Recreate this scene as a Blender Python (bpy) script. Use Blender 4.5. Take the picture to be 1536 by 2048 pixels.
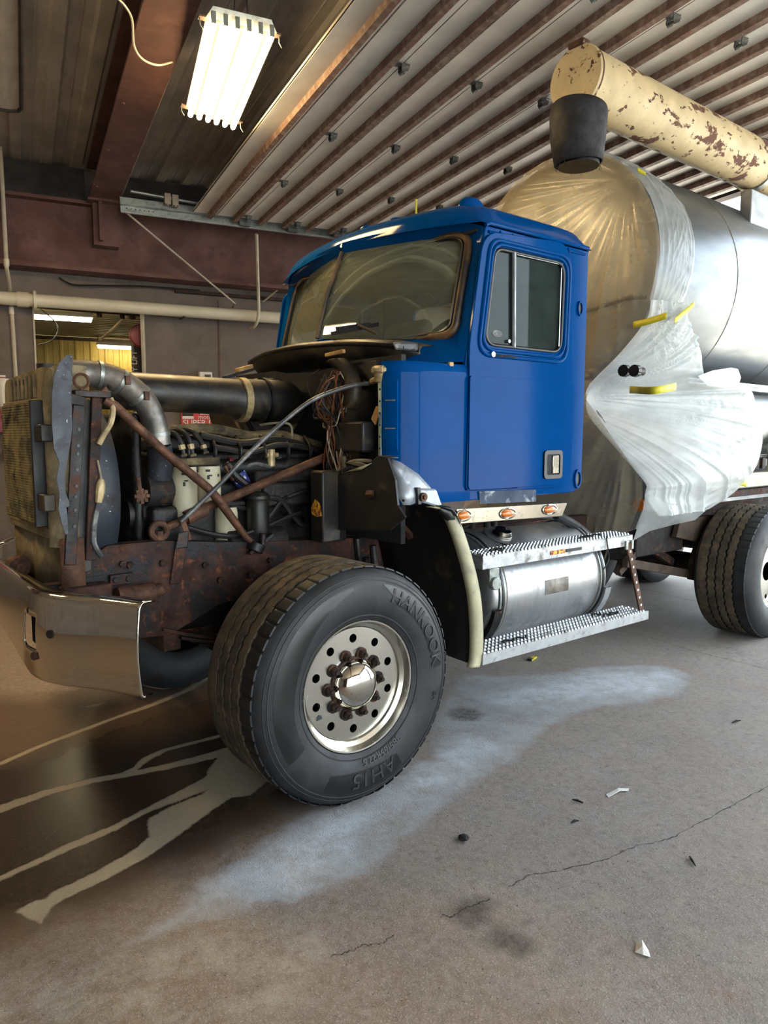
import bpy, bmesh, math, random
import numpy as np
from mathutils import Vector, Matrix
from mathutils.geometry import tessellate_polygon

for o in list(bpy.data.objects):
    bpy.data.objects.remove(o)
scene = bpy.context.scene
COL = scene.collection
R = math.radians

# ---------------------------------------------------------------- camera
# world = the building's axes: x along the overhead door track, y towards the back wall, z up.
# the truck stands turned 12.7 degrees in the bay; its parts are written in its own axes
# (x to the rear, y to its far side, z up, origin under the near front wheel).
cam_data = bpy.data.cameras.new('camera')
cam_data.lens = 25.833
cam_data.sensor_width = 36
cam_data.clip_start = 0.05
cam_data.clip_end = 200
cam = bpy.data.objects.new('camera', cam_data)
cam.location = (-1.3277, -2.9862, 1.6902)
cam.rotation_euler = (R(90 - 5.9932), 0, R(-25.98))
COL.objects.link(cam)
scene.camera = cam
TRUCK_TURN = R(12.7)

# ---------------------------------------------------------------- sky, daylight, exposure
world = bpy.data.worlds.new('sky')
scene.world = world
world.use_nodes = True
bg = world.node_tree.nodes['Background']
bg.inputs['Color'].default_value = (0.80, 0.91, 1.0, 1)
bg.inputs['Strength'].default_value = 4.2
scene.view_settings.view_transform = 'Standard'
scene.view_settings.look = 'None'
scene.view_settings.exposure = 0.84
scene.view_settings.gamma = 1.0
scene.view_settings.use_curve_mapping = False
scene.cycles.use_denoising = True
scene.cycles.max_bounces = 5
scene.cycles.diffuse_bounces = 3
scene.cycles.glossy_bounces = 3
scene.cycles.transparent_max_bounces = 8
scene.cycles.sample_clamp_indirect = 6
scene.cycles.use_adaptive_sampling = True
scene.cycles.adaptive_threshold = 0.1
scene.cycles.caustics_reflective = False
scene.cycles.caustics_refractive = False

def portal(loc, rot, sx, sy):
    l = bpy.data.lights.new('doorway_daylight', 'AREA')
    l.shape = 'RECTANGLE'
    l.size, l.size_y = sx, sy
    l.cycles.is_portal = True
    o = bpy.data.objects.new('doorway_daylight', l)
    o.location = loc
    o.rotation_euler = rot
    COL.objects.link(o)
# the truck's open bay door; two unseen doorways, beside and behind, added for brightness
portal((6.05, 2.5, 2.1), (0, R(90), 0), 4.2, 7.6)
portal((6.05, -4.9, 2.1), (0, R(90), 0), 4.2, 5.8)
portal((1.45, -8.05, 2.1), (R(90), 0, 0), 8.6, 4.2)
sun = bpy.data.lights.new('sun', 'SUN')
sun.energy = 34
sun.angle = R(.6)
sun.color = (1, .95, .86)
so = bpy.data.objects.new('sun', sun)
so.rotation_euler = Vector((.45, -.2, -.87)).to_track_quat('-Z', 'Y').to_euler()
so.location = (-20, 9, 40)
COL.objects.link(so)

# ---------------------------------------------------------------- materials
def lin(c):
    if isinstance(c, str):
        c = c.lstrip('#')
        c = [int(c[i:i + 2], 16) / 255 for i in (0, 2, 4)]
    return tuple(x / 12.92 if x <= .04045 else ((x + .055) / 1.055) ** 2.4 for x in c) + (1,)

class Nodes:
    def __init__(s, name):
        s.m = bpy.data.materials.new(name)
        s.m.use_nodes = True
        s.t = s.m.node_tree
        s.b = s.t.nodes['Principled BSDF']
        s.out = s.t.nodes['Material Output']
        s.tc = s.n('ShaderNodeTexCoord')
    def n(s, kind, **kw):
        x = s.t.nodes.new(kind)
        for k, v in kw.items():
            setattr(x, k, v)
        return x
    def l(s, a, b):
        s.t.links.new(a, b)
    def noise(s, scale, detail=5, stretch=None, rough=.6, dist=0, seed=0):
        x = s.n('ShaderNodeTexNoise')
        x.inputs['Scale'].default_value = scale
        x.inputs['Detail'].default_value = detail
        x.inputs['Roughness'].default_value = rough
        x.inputs['Distortion'].default_value = dist
        mp = s.n('ShaderNodeMapping')
        mp.inputs['Location'].default_value = (seed * 3.7, seed * 1.3, seed * 2.1)
        if stretch:
            mp.inputs['Scale'].default_value = stretch
        s.l(s.tc.outputs['Object'], mp.inputs['Vector'])
        s.l(mp.outputs[0], x.inputs['Vector'])
        return x.outputs['Fac']
    def ramp(s, fac, lo, hi, a=0., b=1.):
        x = s.n('ShaderNodeMapRange')
        x.clamp = True
        for k, v in zip(('From Min', 'From Max', 'To Min', 'To Max'), (lo, hi, a, b)):
            x.inputs[k].default_value = v
        s.l(fac, x.inputs['Value'])
        return x.outputs[0]
    def mixc(s, fac, a, b):
        x = s.n('ShaderNodeMix', data_type='RGBA')
        for sock, v in ((x.inputs[0], fac), (x.inputs[6], a), (x.inputs[7], b)):
            if isinstance(v, (int, float)):
                sock.default_value = v
            elif isinstance(v, tuple):
                sock.default_value = v
            else:
                s.l(v, sock)
        return x.outputs[2]
    def mixf(s, fac, a, b):
        x = s.n('ShaderNodeMix', data_type='FLOAT')
        for sock, v in ((x.inputs[0], fac), (x.inputs[2], a), (x.inputs[3], b)):
            if isinstance(v, (int, float)):
                sock.default_value = v
            else:
                s.l(v, sock)
        return x.outputs[0]
    def math(s, op, a, b=0.):
        x = s.n('ShaderNodeMath', operation=op)
        for sock, v in ((x.inputs[0], a), (x.inputs[1], b)):
            if isinstance(v, (int, float)):
                sock.default_value = v
            else:
                s.l(v, sock)
        return x.outputs[0]
    def bump(s, h, strength, dist=.01):
        x = s.n('ShaderNodeBump')
        x.inputs['Strength'].default_value = strength
        x.inputs['Distance'].default_value = dist
        s.l(h, x.inputs['Height'])
        s.l(x.outputs[0], s.b.inputs['Normal'])
    def set(s, **kw):
        for k, v in kw.items():
            sock = s.b.inputs[k.replace('_', ' ')]
            if isinstance(v, (int, float, tuple)):
                sock.default_value = v
            else:
                s.l(v, sock)

MATS = {}
def mat(name, col, rough=.5, metal=0., vary=.12, vscale=6, layers=(), bump=0., bscale=60, stretch=None, **kw):
    """a base colour with soft tonal variation, then layers (colour, roughness, metal, scale, threshold, softness)"""
    N = Nodes(name)
    c = lin(col)
    dark = tuple(x * (1 - vary * 2.2) for x in c[:3]) + (1,)
    n0 = N.noise(vscale, 3, stretch)
    cc = N.mixc(N.ramp(n0, .35, .68), dark, c)
    rr = N.mixf(N.ramp(n0, .3, .7), min(1, rough * 1.25), rough * .85)
    mm = metal
    for i, L in enumerate(layers):
        lc, lr, lm, sc, th, so = L[:6]
        f = N.ramp(N.noise(sc, 5, L[6] if len(L) > 6 else stretch, .65, .3, i + 1), th - so, th + so)
        cc = N.mixc(f, cc, lin(lc))
        rr = N.mixf(f, rr, lr)
        mm = N.mixf(f, mm, lm)
    N.set(Base_Color=cc, Roughness=rr, Metallic=mm)
    if bump:
        N.bump(N.noise(bscale, 3, stretch), bump)
    for k, v in kw.items():
        N.set(**{k: v})
    MATS[name] = N.m
    return N.m

def emit(name, col, strength):
    N = Nodes(name)
    N.set(Base_Color=lin(col), Emission_Color=lin(col), Emission_Strength=strength, Roughness=.4)
    MATS[name] = N.m
    return N.m

# ---------------------------------------------------------------- mesh helpers
class MB:
    """collects faces; build() links them as one mesh object"""
    def __init__(s):
        s.v, s.f = [], []
    def add(s, vs, fs):
        k = len(s.v)
        s.v += [tuple(map(float, v)) for v in vs]
        s.f += [tuple(i + k for i in f) for f in fs]
        return s
    def box(s, c, size, rot=None):
        hx, hy, hz = (q / 2 for q in size)
        vs = [Vector((x, y, z)) for z in (-hz, hz) for y in (-hy, hy) for x in (-hx, hx)]
        if rot is not None:
            m = Matrix.Rotation(rot[2], 3, 'Z') @ Matrix.Rotation(rot[1], 3, 'Y') @ Matrix.Rotation(rot[0], 3, 'X')
            vs = [m @ v for v in vs]
        return s.add([v + Vector(c) for v in vs], BOXF)
    def span(s, a, b):
        return s.box([(p + q) / 2 for p, q in zip(a, b)], [abs(q - p) for p, q in zip(a, b)])
    def hexa(s, eight):
        return s.add(eight, BOXF)
    def beam(s, a, b, w, h, up=(0, 0, 1)):
        a, b = Vector(a), Vector(b)
        d = (b - a).normalized()
        x = d.cross(Vector(up))
        if x.length < 1e-4:
            x = d.cross(Vector((1, 0, 0)))
        x.normalize()
        z = x.cross(d)
        vs = [p + x * i * w / 2 + z * j * h / 2 for j in (-1, 1) for p in (a, b) for i in (-1, 1)]
        return s.add(vs, BOXF)
    def tube(s, path, r, n=12, cap=True, closed=False):
        P = [Vector(p) for p in path]
        m = len(P)
        rs = r if isinstance(r, (list, tuple)) else [r] * m
        vs, fs = [], []
        ref = None
        for i, p in enumerate(P):
            a = P[i - 1] if i > 0 or closed else P[i]
            b = P[(i + 1) % m] if i < m - 1 or closed else P[i]
            t = (b - a).normalized()
            if ref is None:
                ref = Vector((0, 0, 1)) if abs(t.z) < .9 else Vector((1, 0, 0))
                u = t.cross(ref).normalized()
            else:
                u = (u - t * u.dot(t)).normalized()
            w = t.cross(u)
            vs += [p + (u * math.cos(q) + w * math.sin(q)) * rs[i] for q in (2 * math.pi * k / n for k in range(n))]
        for i in range(m if closed else m - 1):
            for k in range(n):
                j = (i + 1) % m
                fs.append((i * n + k, i * n + (k + 1) % n, j * n + (k + 1) % n, j * n + k))
        if cap and not closed:
            fs.append(tuple(range(n - 1, -1, -1)))
            fs.append(tuple((m - 1) * n + k for k in range(n)))
        return s.add(vs, fs)
    def cyl(s, a, b, r, r2=None, n=20):
        return s.tube([a, b], [r, r if r2 is None else r2], n)
    def lathe(s, prof, origin, axis='y', n=48, ang=None, fn=None, close=False):
        """prof: (radius, offset along axis)"""
        full = ang is None
        a0, a1 = (0, 2 * math.pi) if full else ang
        cols = n if full else n + 1
        vs, fs = [], []
        m = len(prof)
        for k in range(cols):
            t = a0 + (a1 - a0) * k / n
            for i, (r, o) in enumerate(prof):
                if fn:
                    r, o = fn(k, i, r, o)
                c, d = r * math.cos(t), r * math.sin(t)
                v = {'y': (c, o, d), 'x': (o, c, d), 'z': (c, d, o)}[axis]
                vs.append([p + q for p, q in zip(v, origin)])
        for k in range(n):
            k2 = (k + 1) % cols
            for i in range(m if close else m - 1):
                j = (i + 1) % m
                fs.append((k * m + i, k2 * m + i, k2 * m + j, k * m + j))
        return s.add(vs, fs)
    def prism(s, poly, d, holes=(), axis='y', at=0.):
        """poly in the plane across the axis (y: x,z; x: y,z; z: x,y), thickness d from at"""
        loops = [list(poly)] + [list(h) for h in holes]
        flat = [p for l in loops for p in l]
        tris = tessellate_polygon([[Vector((p[0], p[1], 0)) for p in l] for l in loops])
        k = len(flat)
        def put(p, w):
            return {'y': (p[0], w, p[1]), 'x': (w, p[0], p[1]), 'z': (p[0], p[1], w)}[axis]
        vs = [put(p, at) for p in flat] + [put(p, at + d) for p in flat]
        fs = [tuple(t) for t in tris] + [tuple(i + k for i in reversed(t)) for t in tris]
        o = 0
        for l in loops:
            m = len(l)
            fs += [(o + i, o + (i + 1) % m, o + (i + 1) % m + k, o + i + k) for i in range(m)]
            o += m
        return s.add(vs, fs)
    def loft(s, rings, closed=False, cap=False):
        m = len(rings[0])
        vs = [p for r in rings for p in r]
        fs = []
        for i in range(len(rings) - 1):
            for k in range(m if closed else m - 1):
                j = (k + 1) % m
                fs.append((i * m + k, i * m + j, (i + 1) * m + j, (i + 1) * m + k))
        if cap:
            fs.append(tuple(range(m)))
            fs.append(tuple((len(rings) - 1) * m + k for k in range(m)))
        return s.add(vs, fs)
    def build(s, name, m, parent=None, smooth=35, bevel=0, segs=2, thick=0, sub=0, kind=None, label=None):
        me = bpy.data.meshes.new(name)
        me.from_pydata(s.v, [], s.f)
        bm = bmesh.new()
        bm.from_mesh(me)
        bmesh.ops.remove_doubles(bm, verts=bm.verts, dist=1e-5)
        bmesh.ops.recalc_face_normals(bm, faces=bm.faces)
        bm.to_mesh(me)
        bm.free()
        if smooth:
            me.polygons.foreach_set('use_smooth', [True] * len(me.polygons))
            me.set_sharp_from_angle(angle=R(smooth))
        me.materials.append(MATS[m] if isinstance(m, str) else m)
        o = bpy.data.objects.new(name, me)
        COL.objects.link(o)
        if parent is not None:
            o.parent = parent
        if thick:
            md = o.modifiers.new('thick', 'SOLIDIFY')
            md.thickness = thick
            md.offset = 0
        if sub:
            md = o.modifiers.new('sub', 'SUBSURF')
            md.levels = md.render_levels = sub
        if bevel:
            md = o.modifiers.new('bevel', 'BEVEL')
            md.width = bevel
            md.segments = segs
            md.limit_method = 'ANGLE'
            md.angle_limit = R(40)
            md.use_clamp_overlap = True
        if kind:
            o['kind'] = kind
        if label:
            o['label'] = label
        return o
BOXF = [(0, 2, 3, 1), (4, 5, 7, 6), (0, 1, 5, 4), (2, 6, 7, 3), (0, 4, 6, 2), (1, 3, 7, 5)]

def empty(name, loc=(0, 0, 0), rz=0.):
    o = bpy.data.objects.new(name, None)
    o.empty_display_size = .1
    o.location = loc
    o.rotation_euler = (0, 0, rz)
    COL.objects.link(o)
    return o
def tag(o, label, cat, group=None):
    o['label'] = label
    o['category'] = cat
    if group:
        o['group'] = group
    return o
def struct(o, label=None):
    o['kind'] = 'structure'
    if label:
        o['label'] = label
    return o
def twin(o, parent, loc=None, rot=None):
    c = o.copy()
    COL.objects.link(c)
    c.parent = parent
    if loc is not None:
        c.location = loc
    if rot is not None:
        c.rotation_euler = rot
    return c
def curve(pts, n=8, closed=False):
    """Catmull-Rom through the points"""
    P = [Vector(p) for p in pts]
    m = len(P)
    out = []
    rng = range(m if closed else m - 1)
    for i in rng:
        a = P[i - 1] if (i > 0 or closed) else P[0] * 2 - P[1]
        b, c = P[i], P[(i + 1) % m]
        d = P[(i + 2) % m] if (i + 2 < m or closed) else c * 2 - b
        for k in range(n):
            t = k / n
            out.append(.5 * ((2 * b) + (c - a) * t + (2 * a - 5 * b + 4 * c - d) * t * t + (3 * b - a - 3 * c + d) * t ** 3))
    if not closed:
        out.append(P[-1])
    return out
def rounded(pts, r, n=5):
    """round the corners of a 2D polygon; r may be a list"""
    out = []
    m = len(pts)
    for i in range(m):
        rr = r[i] if isinstance(r, (list, tuple)) else r
        p, a, b = Vector(pts[i][:2]), Vector(pts[i - 1][:2]), Vector(pts[(i + 1) % m][:2])
        if rr <= 0:
            out.append((p.x, p.y))
            continue
        u, v = (a - p), (b - p)
        q = min(rr, u.length * .48, v.length * .48)
        s0, s1 = p + u.normalized() * q, p + v.normalized() * q
        for k in range(n + 1):
            t = k / n
            w = s0 * (1 - t) ** 2 + p * 2 * t * (1 - t) + s1 * t * t
            out.append((w.x, w.y))
    return out
def circle2(cx, cy, r, n=16):
    return [(cx + r * math.cos(2 * math.pi * k / n), cy + r * math.sin(2 * math.pi * k / n)) for k in range(n)]
def text_mesh(txt, size, extrude=.002, bold=0.):
    cu = bpy.data.curves.new('lettering', 'FONT')
    cu.body = txt
    cu.size = size
    cu.extrude = extrude
    cu.offset = bold
    cu.resolution_u = 3
    cu.align_x = 'CENTER'
    o = bpy.data.objects.new('lettering', cu)
    COL.objects.link(o)
    dg = bpy.context.evaluated_depsgraph_get()
    me = o.evaluated_get(dg).to_mesh()
    vs = [tuple(v.co) for v in me.vertices]
    fs = [tuple(p.vertices) for p in me.polygons]
    o.evaluated_get(dg).to_mesh_clear()
    bpy.data.objects.remove(o)
    bpy.data.curves.remove(cu)
    return vs, fs

# paints and metals
mat('cab_blue', '#003f7d', .4, 0, .05, 3, Coat_Weight=.6, Coat_Roughness=.09, Coat_IOR=1.2, Specular_IOR_Level=.0)
mat('cab_masked', '#1c2f4c', .6, 0, .1, 8, [('#8f9aa0', .7, 0, 9, .58, .05)])
mat('black_satin', '#161514', .5, 0, .2, 9, [('#4a4033', .8, 0, 7, .66, .1)])
mat('black_plastic', '#1b1a18', .42, 0, .15, 6, [('#5c4d34', .75, 0, 4, .62, .14)])
mat('grime', '#15120f', .7, 0, .3, 14, [('#4a3524', .85, 0, 10, .62, .08), ('#2a1a12', .9, 0, 25, .58, .06)], bump=.4, bscale=70)
mat('engine_black', '#0e0d0c', .5, .2, .3, 12, [('#3a332a', .7, .1, 12, .64, .08)], bump=.3, bscale=50)
mat('rust', '#4a2a1c', .85, .1, .3, 9, [('#17110e', .7, .2, 7, .52, .07), ('#6d3d22', .9, 0, 16, .62, .05), ('#0f1216', .6, .2, 4, .62, .05)], bump=.7, bscale=45)
mat('rust_rod', '#6a4630', .6, .35, .25, 10, [('#3a2418', .85, .1, 14, .55, .1)], bump=.3, bscale=80)
mat('dark_steel', '#2b2a2a', .45, .6, .25, 9, [('#4b2f20', .85, .1, 11, .6, .06)], bump=.25, bscale=50)
mat('shroud_blue', '#2f353e', .45, .1, .2, 6, [('#cdd2d6', .7, 0, 55, .68, .015), ('#221b14', .85, 0, 5, .6, .1)], bump=.2, bscale=40)
mat('radiator_tan', '#978766', .75, .1, .25, 8, [('#5c4e38', .85, .05, 6, .58, .1)], bump=.35, bscale=50)
mat('core_dark', '#171410', .8, .2, .3, 20, [('#55472e', .85, .1, 8, .5, .12)], bump=.5, bscale=160)
mat('fin', '#7d7152', .7, .25, .3, 12, [('#b09a5c', .85, .05, 5, .52, .15), ('#231d14', .85, .1, 9, .56, .1)])
mat('pipe_alu', '#8a8680', .45, .75, .3, 7, [('#5a4a38', .75, .2, 6, .55, .14), ('#33302d', .6, .5, 14, .66, .06)], bump=.12, bscale=60)
mat('alu', '#c3c5c6', .3, .9, .1, 6, [('#8d9092', .45, .8, 9, .58, .12)], bump=.06, bscale=90, stretch=(1, 1, .25))
mat('alu_wheel', '#d8d4c8', .2, 1, .04, 6, [('#8c8779', .4, .8, 26, .66, .06)])
mat('alu_step', '#b9bcbe', .42, .75, .12, 9, [('#77726a', .7, .4, 16, .62, .08)], bump=.1, bscale=100)
mat('chrome', '#d9d4c8', .05, 1, .02, 2, bump=.05, bscale=2.2)
mat('chrome_dirty', '#8c877e', .2, 1, .08, 8, [('#8a8070', .5, .5, 18, .64, .08)])
mat('steel_galv', '#9aa09c', .38, .8, .12, 8, [('#6d716e', .5, .7, 14, .6, .08)])
mat('hinge_steel', '#8b8d8a', .35, .85, .25, 20)
mat('tyre', '#121315', .55, 0, .2, 8, [('#26282b', .65, 0, 7, .58, .16), ('#8d8f92', .8, 0, 90, .76, .02)], bump=.12, bscale=120)
mat('tyre_tread', '#5f513e', .85, 0, .25, 12, [('#2a2520', .85, 0, 9, .56, .12)], bump=.3, bscale=90)
mat('tyre_groove', '#0b0a09', .9, 0, .1, 8)
mat('letter_rubber', '#232427', .5, 0, .1, 10)
mat('lug_rust', '#2c1d15', .7, .4, .3, 30, [('#4f3322', .85, .2, 40, .56, .08)], bump=.4, bscale=120)
mat('filter_white', '#c9c2a4', .45, 0, .12, 6, [('#80704a', .7, 0, 7, .66, .1)])
mat('filter_head', '#7c6c4a', .7, .2, .3, 14, [('#2c2417', .8, .1, 10, .55, .1)], bump=.4, bscale=60)
mat('print_black', '#22252a', .6, 0, .1, 10)
mat('fitting_tan', '#b7a277', .5, .2, .25, 18)
mat('wire_copper', '#7a4527', .5, .3, .3, 20)
mat('wire_black', '#121110', .5, 0, .2, 12, [('#4d4335', .8, 0, 20, .64, .08)])
mat('wire_pale', '#9b8f78', .6, 0, .2, 20)
mat('cable_grey', '#4a4b4d', .45, .1, .2, 12, [('#8b8a86', .5, .2, 10, .6, .1)])
mat('hose_red', '#6d1d18', .6, 0, .2, 12)
mat('hose_blue', '#26307a', .5, 0, .2, 12, [('#b9bcc0', .6, 0, 30, .62, .03)])
mat('wood_pale', '#c49a5e', .7, 0, .2, 12)
mat('fender_silver', '#a9b0b8', .33, .35, .08, 5, [('#7b8087', .5, .3, 12, .64, .08)])
mat('fender_ivory', '#b9b391', .45, .1, .12, 6, [('#8d8a78', .6, .1, 9, .6, .1)])
mat('amber_lens', '#d4731c', .25, 0, .15, 30, Coat_Weight=.6)
mat('red_tape', '#c2283b', .4, 0, .05, 10)
mat('tape_yellow', '#c9bf1e', .5, 0, .08, 12)
mat('sticker_fire', '#b8481c', .6, 0, .4, 60, [('#e3b13a', .6, 0, 45, .5, .05)])
mat('rubber_sock', '#16171b', .7, 0, .25, 10, [('#34343a', .8, 0, 8, .6, .12)], bump=.3, bscale=60)
mat('boom_cream', '#c4b188', .55, 0, .1, 5, [('#5b3a2a', .85, .1, 3.2, .575, .012, (1.2, 1.2, 2.2)), ('#4c2f22', .85, .1, 15, .63, .012, (.6, 1, 1))], bump=.2, bscale=40)
mat('boom_rust', '#5a3a28', .85, .1, .25, 10, [('#b9a47c', .6, 0, 9, .62, .05)], bump=.4, bscale=60)
mat('tank_alu', '#767b7f', .34, .95, .05, 3, [('#666b6f', .42, .9, 5, .56, .14)], bump=.03, bscale=30, stretch=(.3, 1, 1))
mat('tank_grey', '#8d8f90', .5, .5, .1, 8)
mat('seal_black', '#0c0c0d', .35, 0, .1, 10)
mat('gasket_brown', '#2b2118', .45, 0, .2, 8, [('#6a4c28', .55, 0, 5, .58, .12)])
mat('dash_green', '#6d7058', .7, 0, .15, 8)
mat('cab_inside', '#1b1c1d', .8, 0, .2, 6)
mat('seat_dark', '#2a2a2c', .85, 0, .2, 12)
# building
mat('wall_paint', '#675d57', .75, 0, .07, 2.2, [('#6f655e', .8, 0, 4, .6, .14), ('#2b2624', .8, 0, 30, .74, .02)], bump=.05, bscale=30)
mat('beam_brown', '#664540', .7, .05, .14, 2.6, [('#4c322d', .8, 0, 5, .6, .12), ('#6d3424', .8, .05, 22, .72, .03)], bump=.08, bscale=30)
mat('ceiling_metal', '#c2bab0', .5, .25, .14, 1.6, [('#a3988c', .6, .2, 6, .6, .14, (3, .4, 1))])
mat('ceiling_dark', '#2b2523', .7, .1, .15, 4)
mat('door_skin', '#ebe7df', .5, .1, .07, 3, [('#d2ccc2', .55, .1, 7, .6, .14, (1, .25, 1))])
mat('door_rib', '#86695b', .62, .05, .14, 6, [('#a08c7e', .6, .2, 12, .56, .08)])
mat('pvc', '#c9c2ac', .42, 0, .06, 3)
mat('conduit', '#b3aa98', .5, .1, .1, 8)
mat('yellow_panel', '#b39b52', .55, .1, .1, 3)
mat('room_ceiling', '#8b8061', .6, .1, .1, 3)
mat('paper_white', '#d9d9d5', .8, 0, .05, 10)
mat('sign_red', '#c53a30', .5, 0, .05, 10)
mat('sign_dark', '#2a2523', .6, 0, .1, 10)
mat('sign_white', '#dcd8d0', .6, 0, .05, 10)
mat('red_paint', '#8c1512', .4, 0, .15, 8)
mat('tin_brown', '#4a3a2c', .7, .1, .2, 8)
mat('stone_dark', '#191512', .9, 0, .3, 30, bump=.6, bscale=80)
mat('yard', '#a8a399', .9, 0, .15, 1.5)
mat('leaf', '#6f8f3a', .6, 0, .3, 2, Transmission_Weight=0.)
mat('bark', '#4a3b2c', .9, 0, .3, 10)
emit('tube_warm', '#ffdca0', 42)
emit('tube_room', '#fff0c4', 14)

def glass(name, tint, alpha, rough=.02, haze=None, wipe=None, ior=1.5):
    """clear glass with an optional film of dust"""
    N = Nodes(name)
    t = N.n('ShaderNodeBsdfTransparent')
    t.inputs[0].default_value = lin(tint)
    N.set(Base_Color=lin(haze or '#20241e'), Roughness=.6, Specular_IOR_Level=.3)
    g = N.n('ShaderNodeBsdfGlossy')
    g.inputs['Roughness'].default_value = rough
    fr = N.n('ShaderNodeFresnel')
    fr.inputs['IOR'].default_value = ior
    m1 = N.n('ShaderNodeMixShader')
    dust = N.ramp(N.noise(3, 5, (1, 1, 2.), .7, .4), .3, .75, alpha * .6, alpha * 1.3)
    if wipe:
        # the wiper leaves a cleaner fan; dust stays beyond its reach and streaks along the sweep
        sp = N.n('ShaderNodeSeparateXYZ')
        N.l(N.tc.outputs['Object'], sp.inputs[0])
        dy, dz = N.math('SUBTRACT', sp.outputs[1], wipe[0]), N.math('SUBTRACT', sp.outputs[2], wipe[1])
        r = N.math('SQRT', N.math('ADD', N.math('MULTIPLY', dy, dy), N.math('MULTIPLY', dz, dz)))
        rw = N.math('ADD', r, N.math('MULTIPLY', N.noise(4, 2), .05))
        wv = N.n('ShaderNodeTexNoise', noise_dimensions='1D')
        wv.inputs['Scale'].default_value = 26
        N.l(rw, wv.inputs['W'])
        streak = N.math('MULTIPLY', N.ramp(wv.outputs['Fac'], .56, .72), .14)
        dust = N.math('ADD', dust, N.math('ADD', streak, N.ramp(rw, .485, .50, 0., .13)))
    N.l(dust, m1.inputs[0])
    N.l(t.outputs[0], m1.inputs[1])
    N.l(N.b.outputs[0], m1.inputs[2])
    m2 = N.n('ShaderNodeMixShader')
    N.l(fr.outputs[0], m2.inputs[0])
    N.l(m1.outputs[0], m2.inputs[1])
    N.l(g.outputs[0], m2.inputs[2])
    N.l(m2.outputs[0], N.out.inputs[0])
    MATS[name] = N.m
glass('windshield_glass', '#d3dac8', .2, .02, '#a3a98f', (.72, 2.20))
glass('door_glass', '#4c5f60', .2, .02, '#4c625c', None, 1.25)

# ================================================================ the building
# back wall with the doorway to the next bay
b = MB()
b.prism([(-7, 0), (-1.15, 0), (-1.15, 3.34), (.13, 3.34), (.13, 0), (6.1, 0), (6.1, 5.0), (-7, 5.0)], .15, axis='y', at=7.2)
wall_back = struct(b.build('wall_back', 'wall_paint', smooth=0))
b = MB().span((-7.15, -8, 0), (-7, 7.5, 5))
struct(b.build('wall_left', 'wall_paint', smooth=0))
b = MB()
b.prism([(-7.15, 0), (-2.85, 0), (-2.85, 4.25), (5.8, 4.25), (5.8, 0), (6.15, 0), (6.15, 5.0), (-7.15, 5.0)], .15, axis='y', at=-8.15)  # unseen doorway added here to let more daylight in
struct(b.build('wall_front', 'wall_paint', smooth=0))
b = MB()
b.span((6, -8, 4.40), (6.15, 7.35, 5.1))
b.span((6, -2.0, 0), (6.15, -1.35, 4.40))  # beyond this pier, an unseen doorway added for daylight
b.span((6, 6.35, 0), (6.15, 7.2, 4.40))
b.span((6, -8, 0), (6.15, -7.8, 4.40))
struct(b.build('wall_right', 'wall_paint', smooth=0))
# paint seam on the back wall
MB().span((1.12, 7.192, 0), (1.135, 7.2, 3.5)).build('seam', 'beam_brown', wall_back)

# ribbed metal ceiling
prof = []
x = -7.15
while x < 6.15:
    prof += [(x, 4.93), (x + .025, 4.965), (x + .10, 4.965), (x + .112, 4.958), (x + .124, 4.965), (x + .20, 4.965), (x + .225, 4.93), (x + .305, 4.93)]
    x += .33
b = MB().loft([[(p[0], y, p[1]) for p in prof] for y in (-8.1, -3, 0, 3, 5.5, 7.6)])
struct(b.build('ceiling', 'ceiling_metal', smooth=20))
b = MB().span((-7.1, -8.1, 5.02), (6.1, 7.6, 5.12))
struct(b.build('roof_deck', 'ceiling_dark', smooth=0))

# brown steel: the cross beam under the ceiling and the girder along the back wall
b = MB()
b.span((-.50, -8, 4.50), (-.16, 6.96, 4.53))
b.span((-.345, -8, 4.53), (-.315, 6.96, 4.93))
b.span((-.50, -8, 4.90), (-.16, 6.96, 4.93))
beam = struct(b.build('beam_cross', 'beam_brown', smooth=0))
bp = MB().tube([(-.155, -6, 4.54), (-.155, 0, 4.54), (-.15, 6.6, 4.54)], .012, 8)
bp.build('edge_conduit', 'conduit', beam)
for bx, by in ((-.45, 5.05), (-.21, 5.1), (-.44, 3.9), (-.22, 6.2), (-.45, 6.25)):
    MB().cyl((bx, by, 4.485), (bx, by, 4.5), .016, n=6).build('bolt', 'beam_brown', beam)
b = MB()
b.span((-7, 6.99, 3.72), (6, 7.02, 4.46))
b.span((-7, 6.86, 3.67), (6, 7.18, 3.72))
b.span((-7, 6.86, 4.46), (6, 7.18, 4.50))
girder = struct(b.build('beam_girder', 'beam_brown', smooth=0))
b = MB()
b.span((-.46, 6.80, 3.98), (-.17, 6.985, 4.50))
b.build('stub_column', 'beam_brown', girder)
MB().span((-.40, 6.70, 4.02), (-.36, 6.80, 4.49)).build('gusset', 'beam_brown', girder)
MB().span((-.52, 6.68, 4.47), (-.14, 6.97, 4.497)).build('bearing_plate', 'beam_brown', girder)
b = MB()
b.span((-7, 7.05, 4.50), (-.52, 7.19, 4.92))
b.span((-.12, 7.1, 4.50), (6, 7.19, 4.92))
struct(b.build('trim_1', 'ceiling_dark', smooth=0))
# rusty ledger strip under the girder
b = MB().span((.55, 7.14, 3.56), (3.6, 7.2, 3.60))
struct(b.build('trim_2', 'rust', smooth=0))

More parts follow.
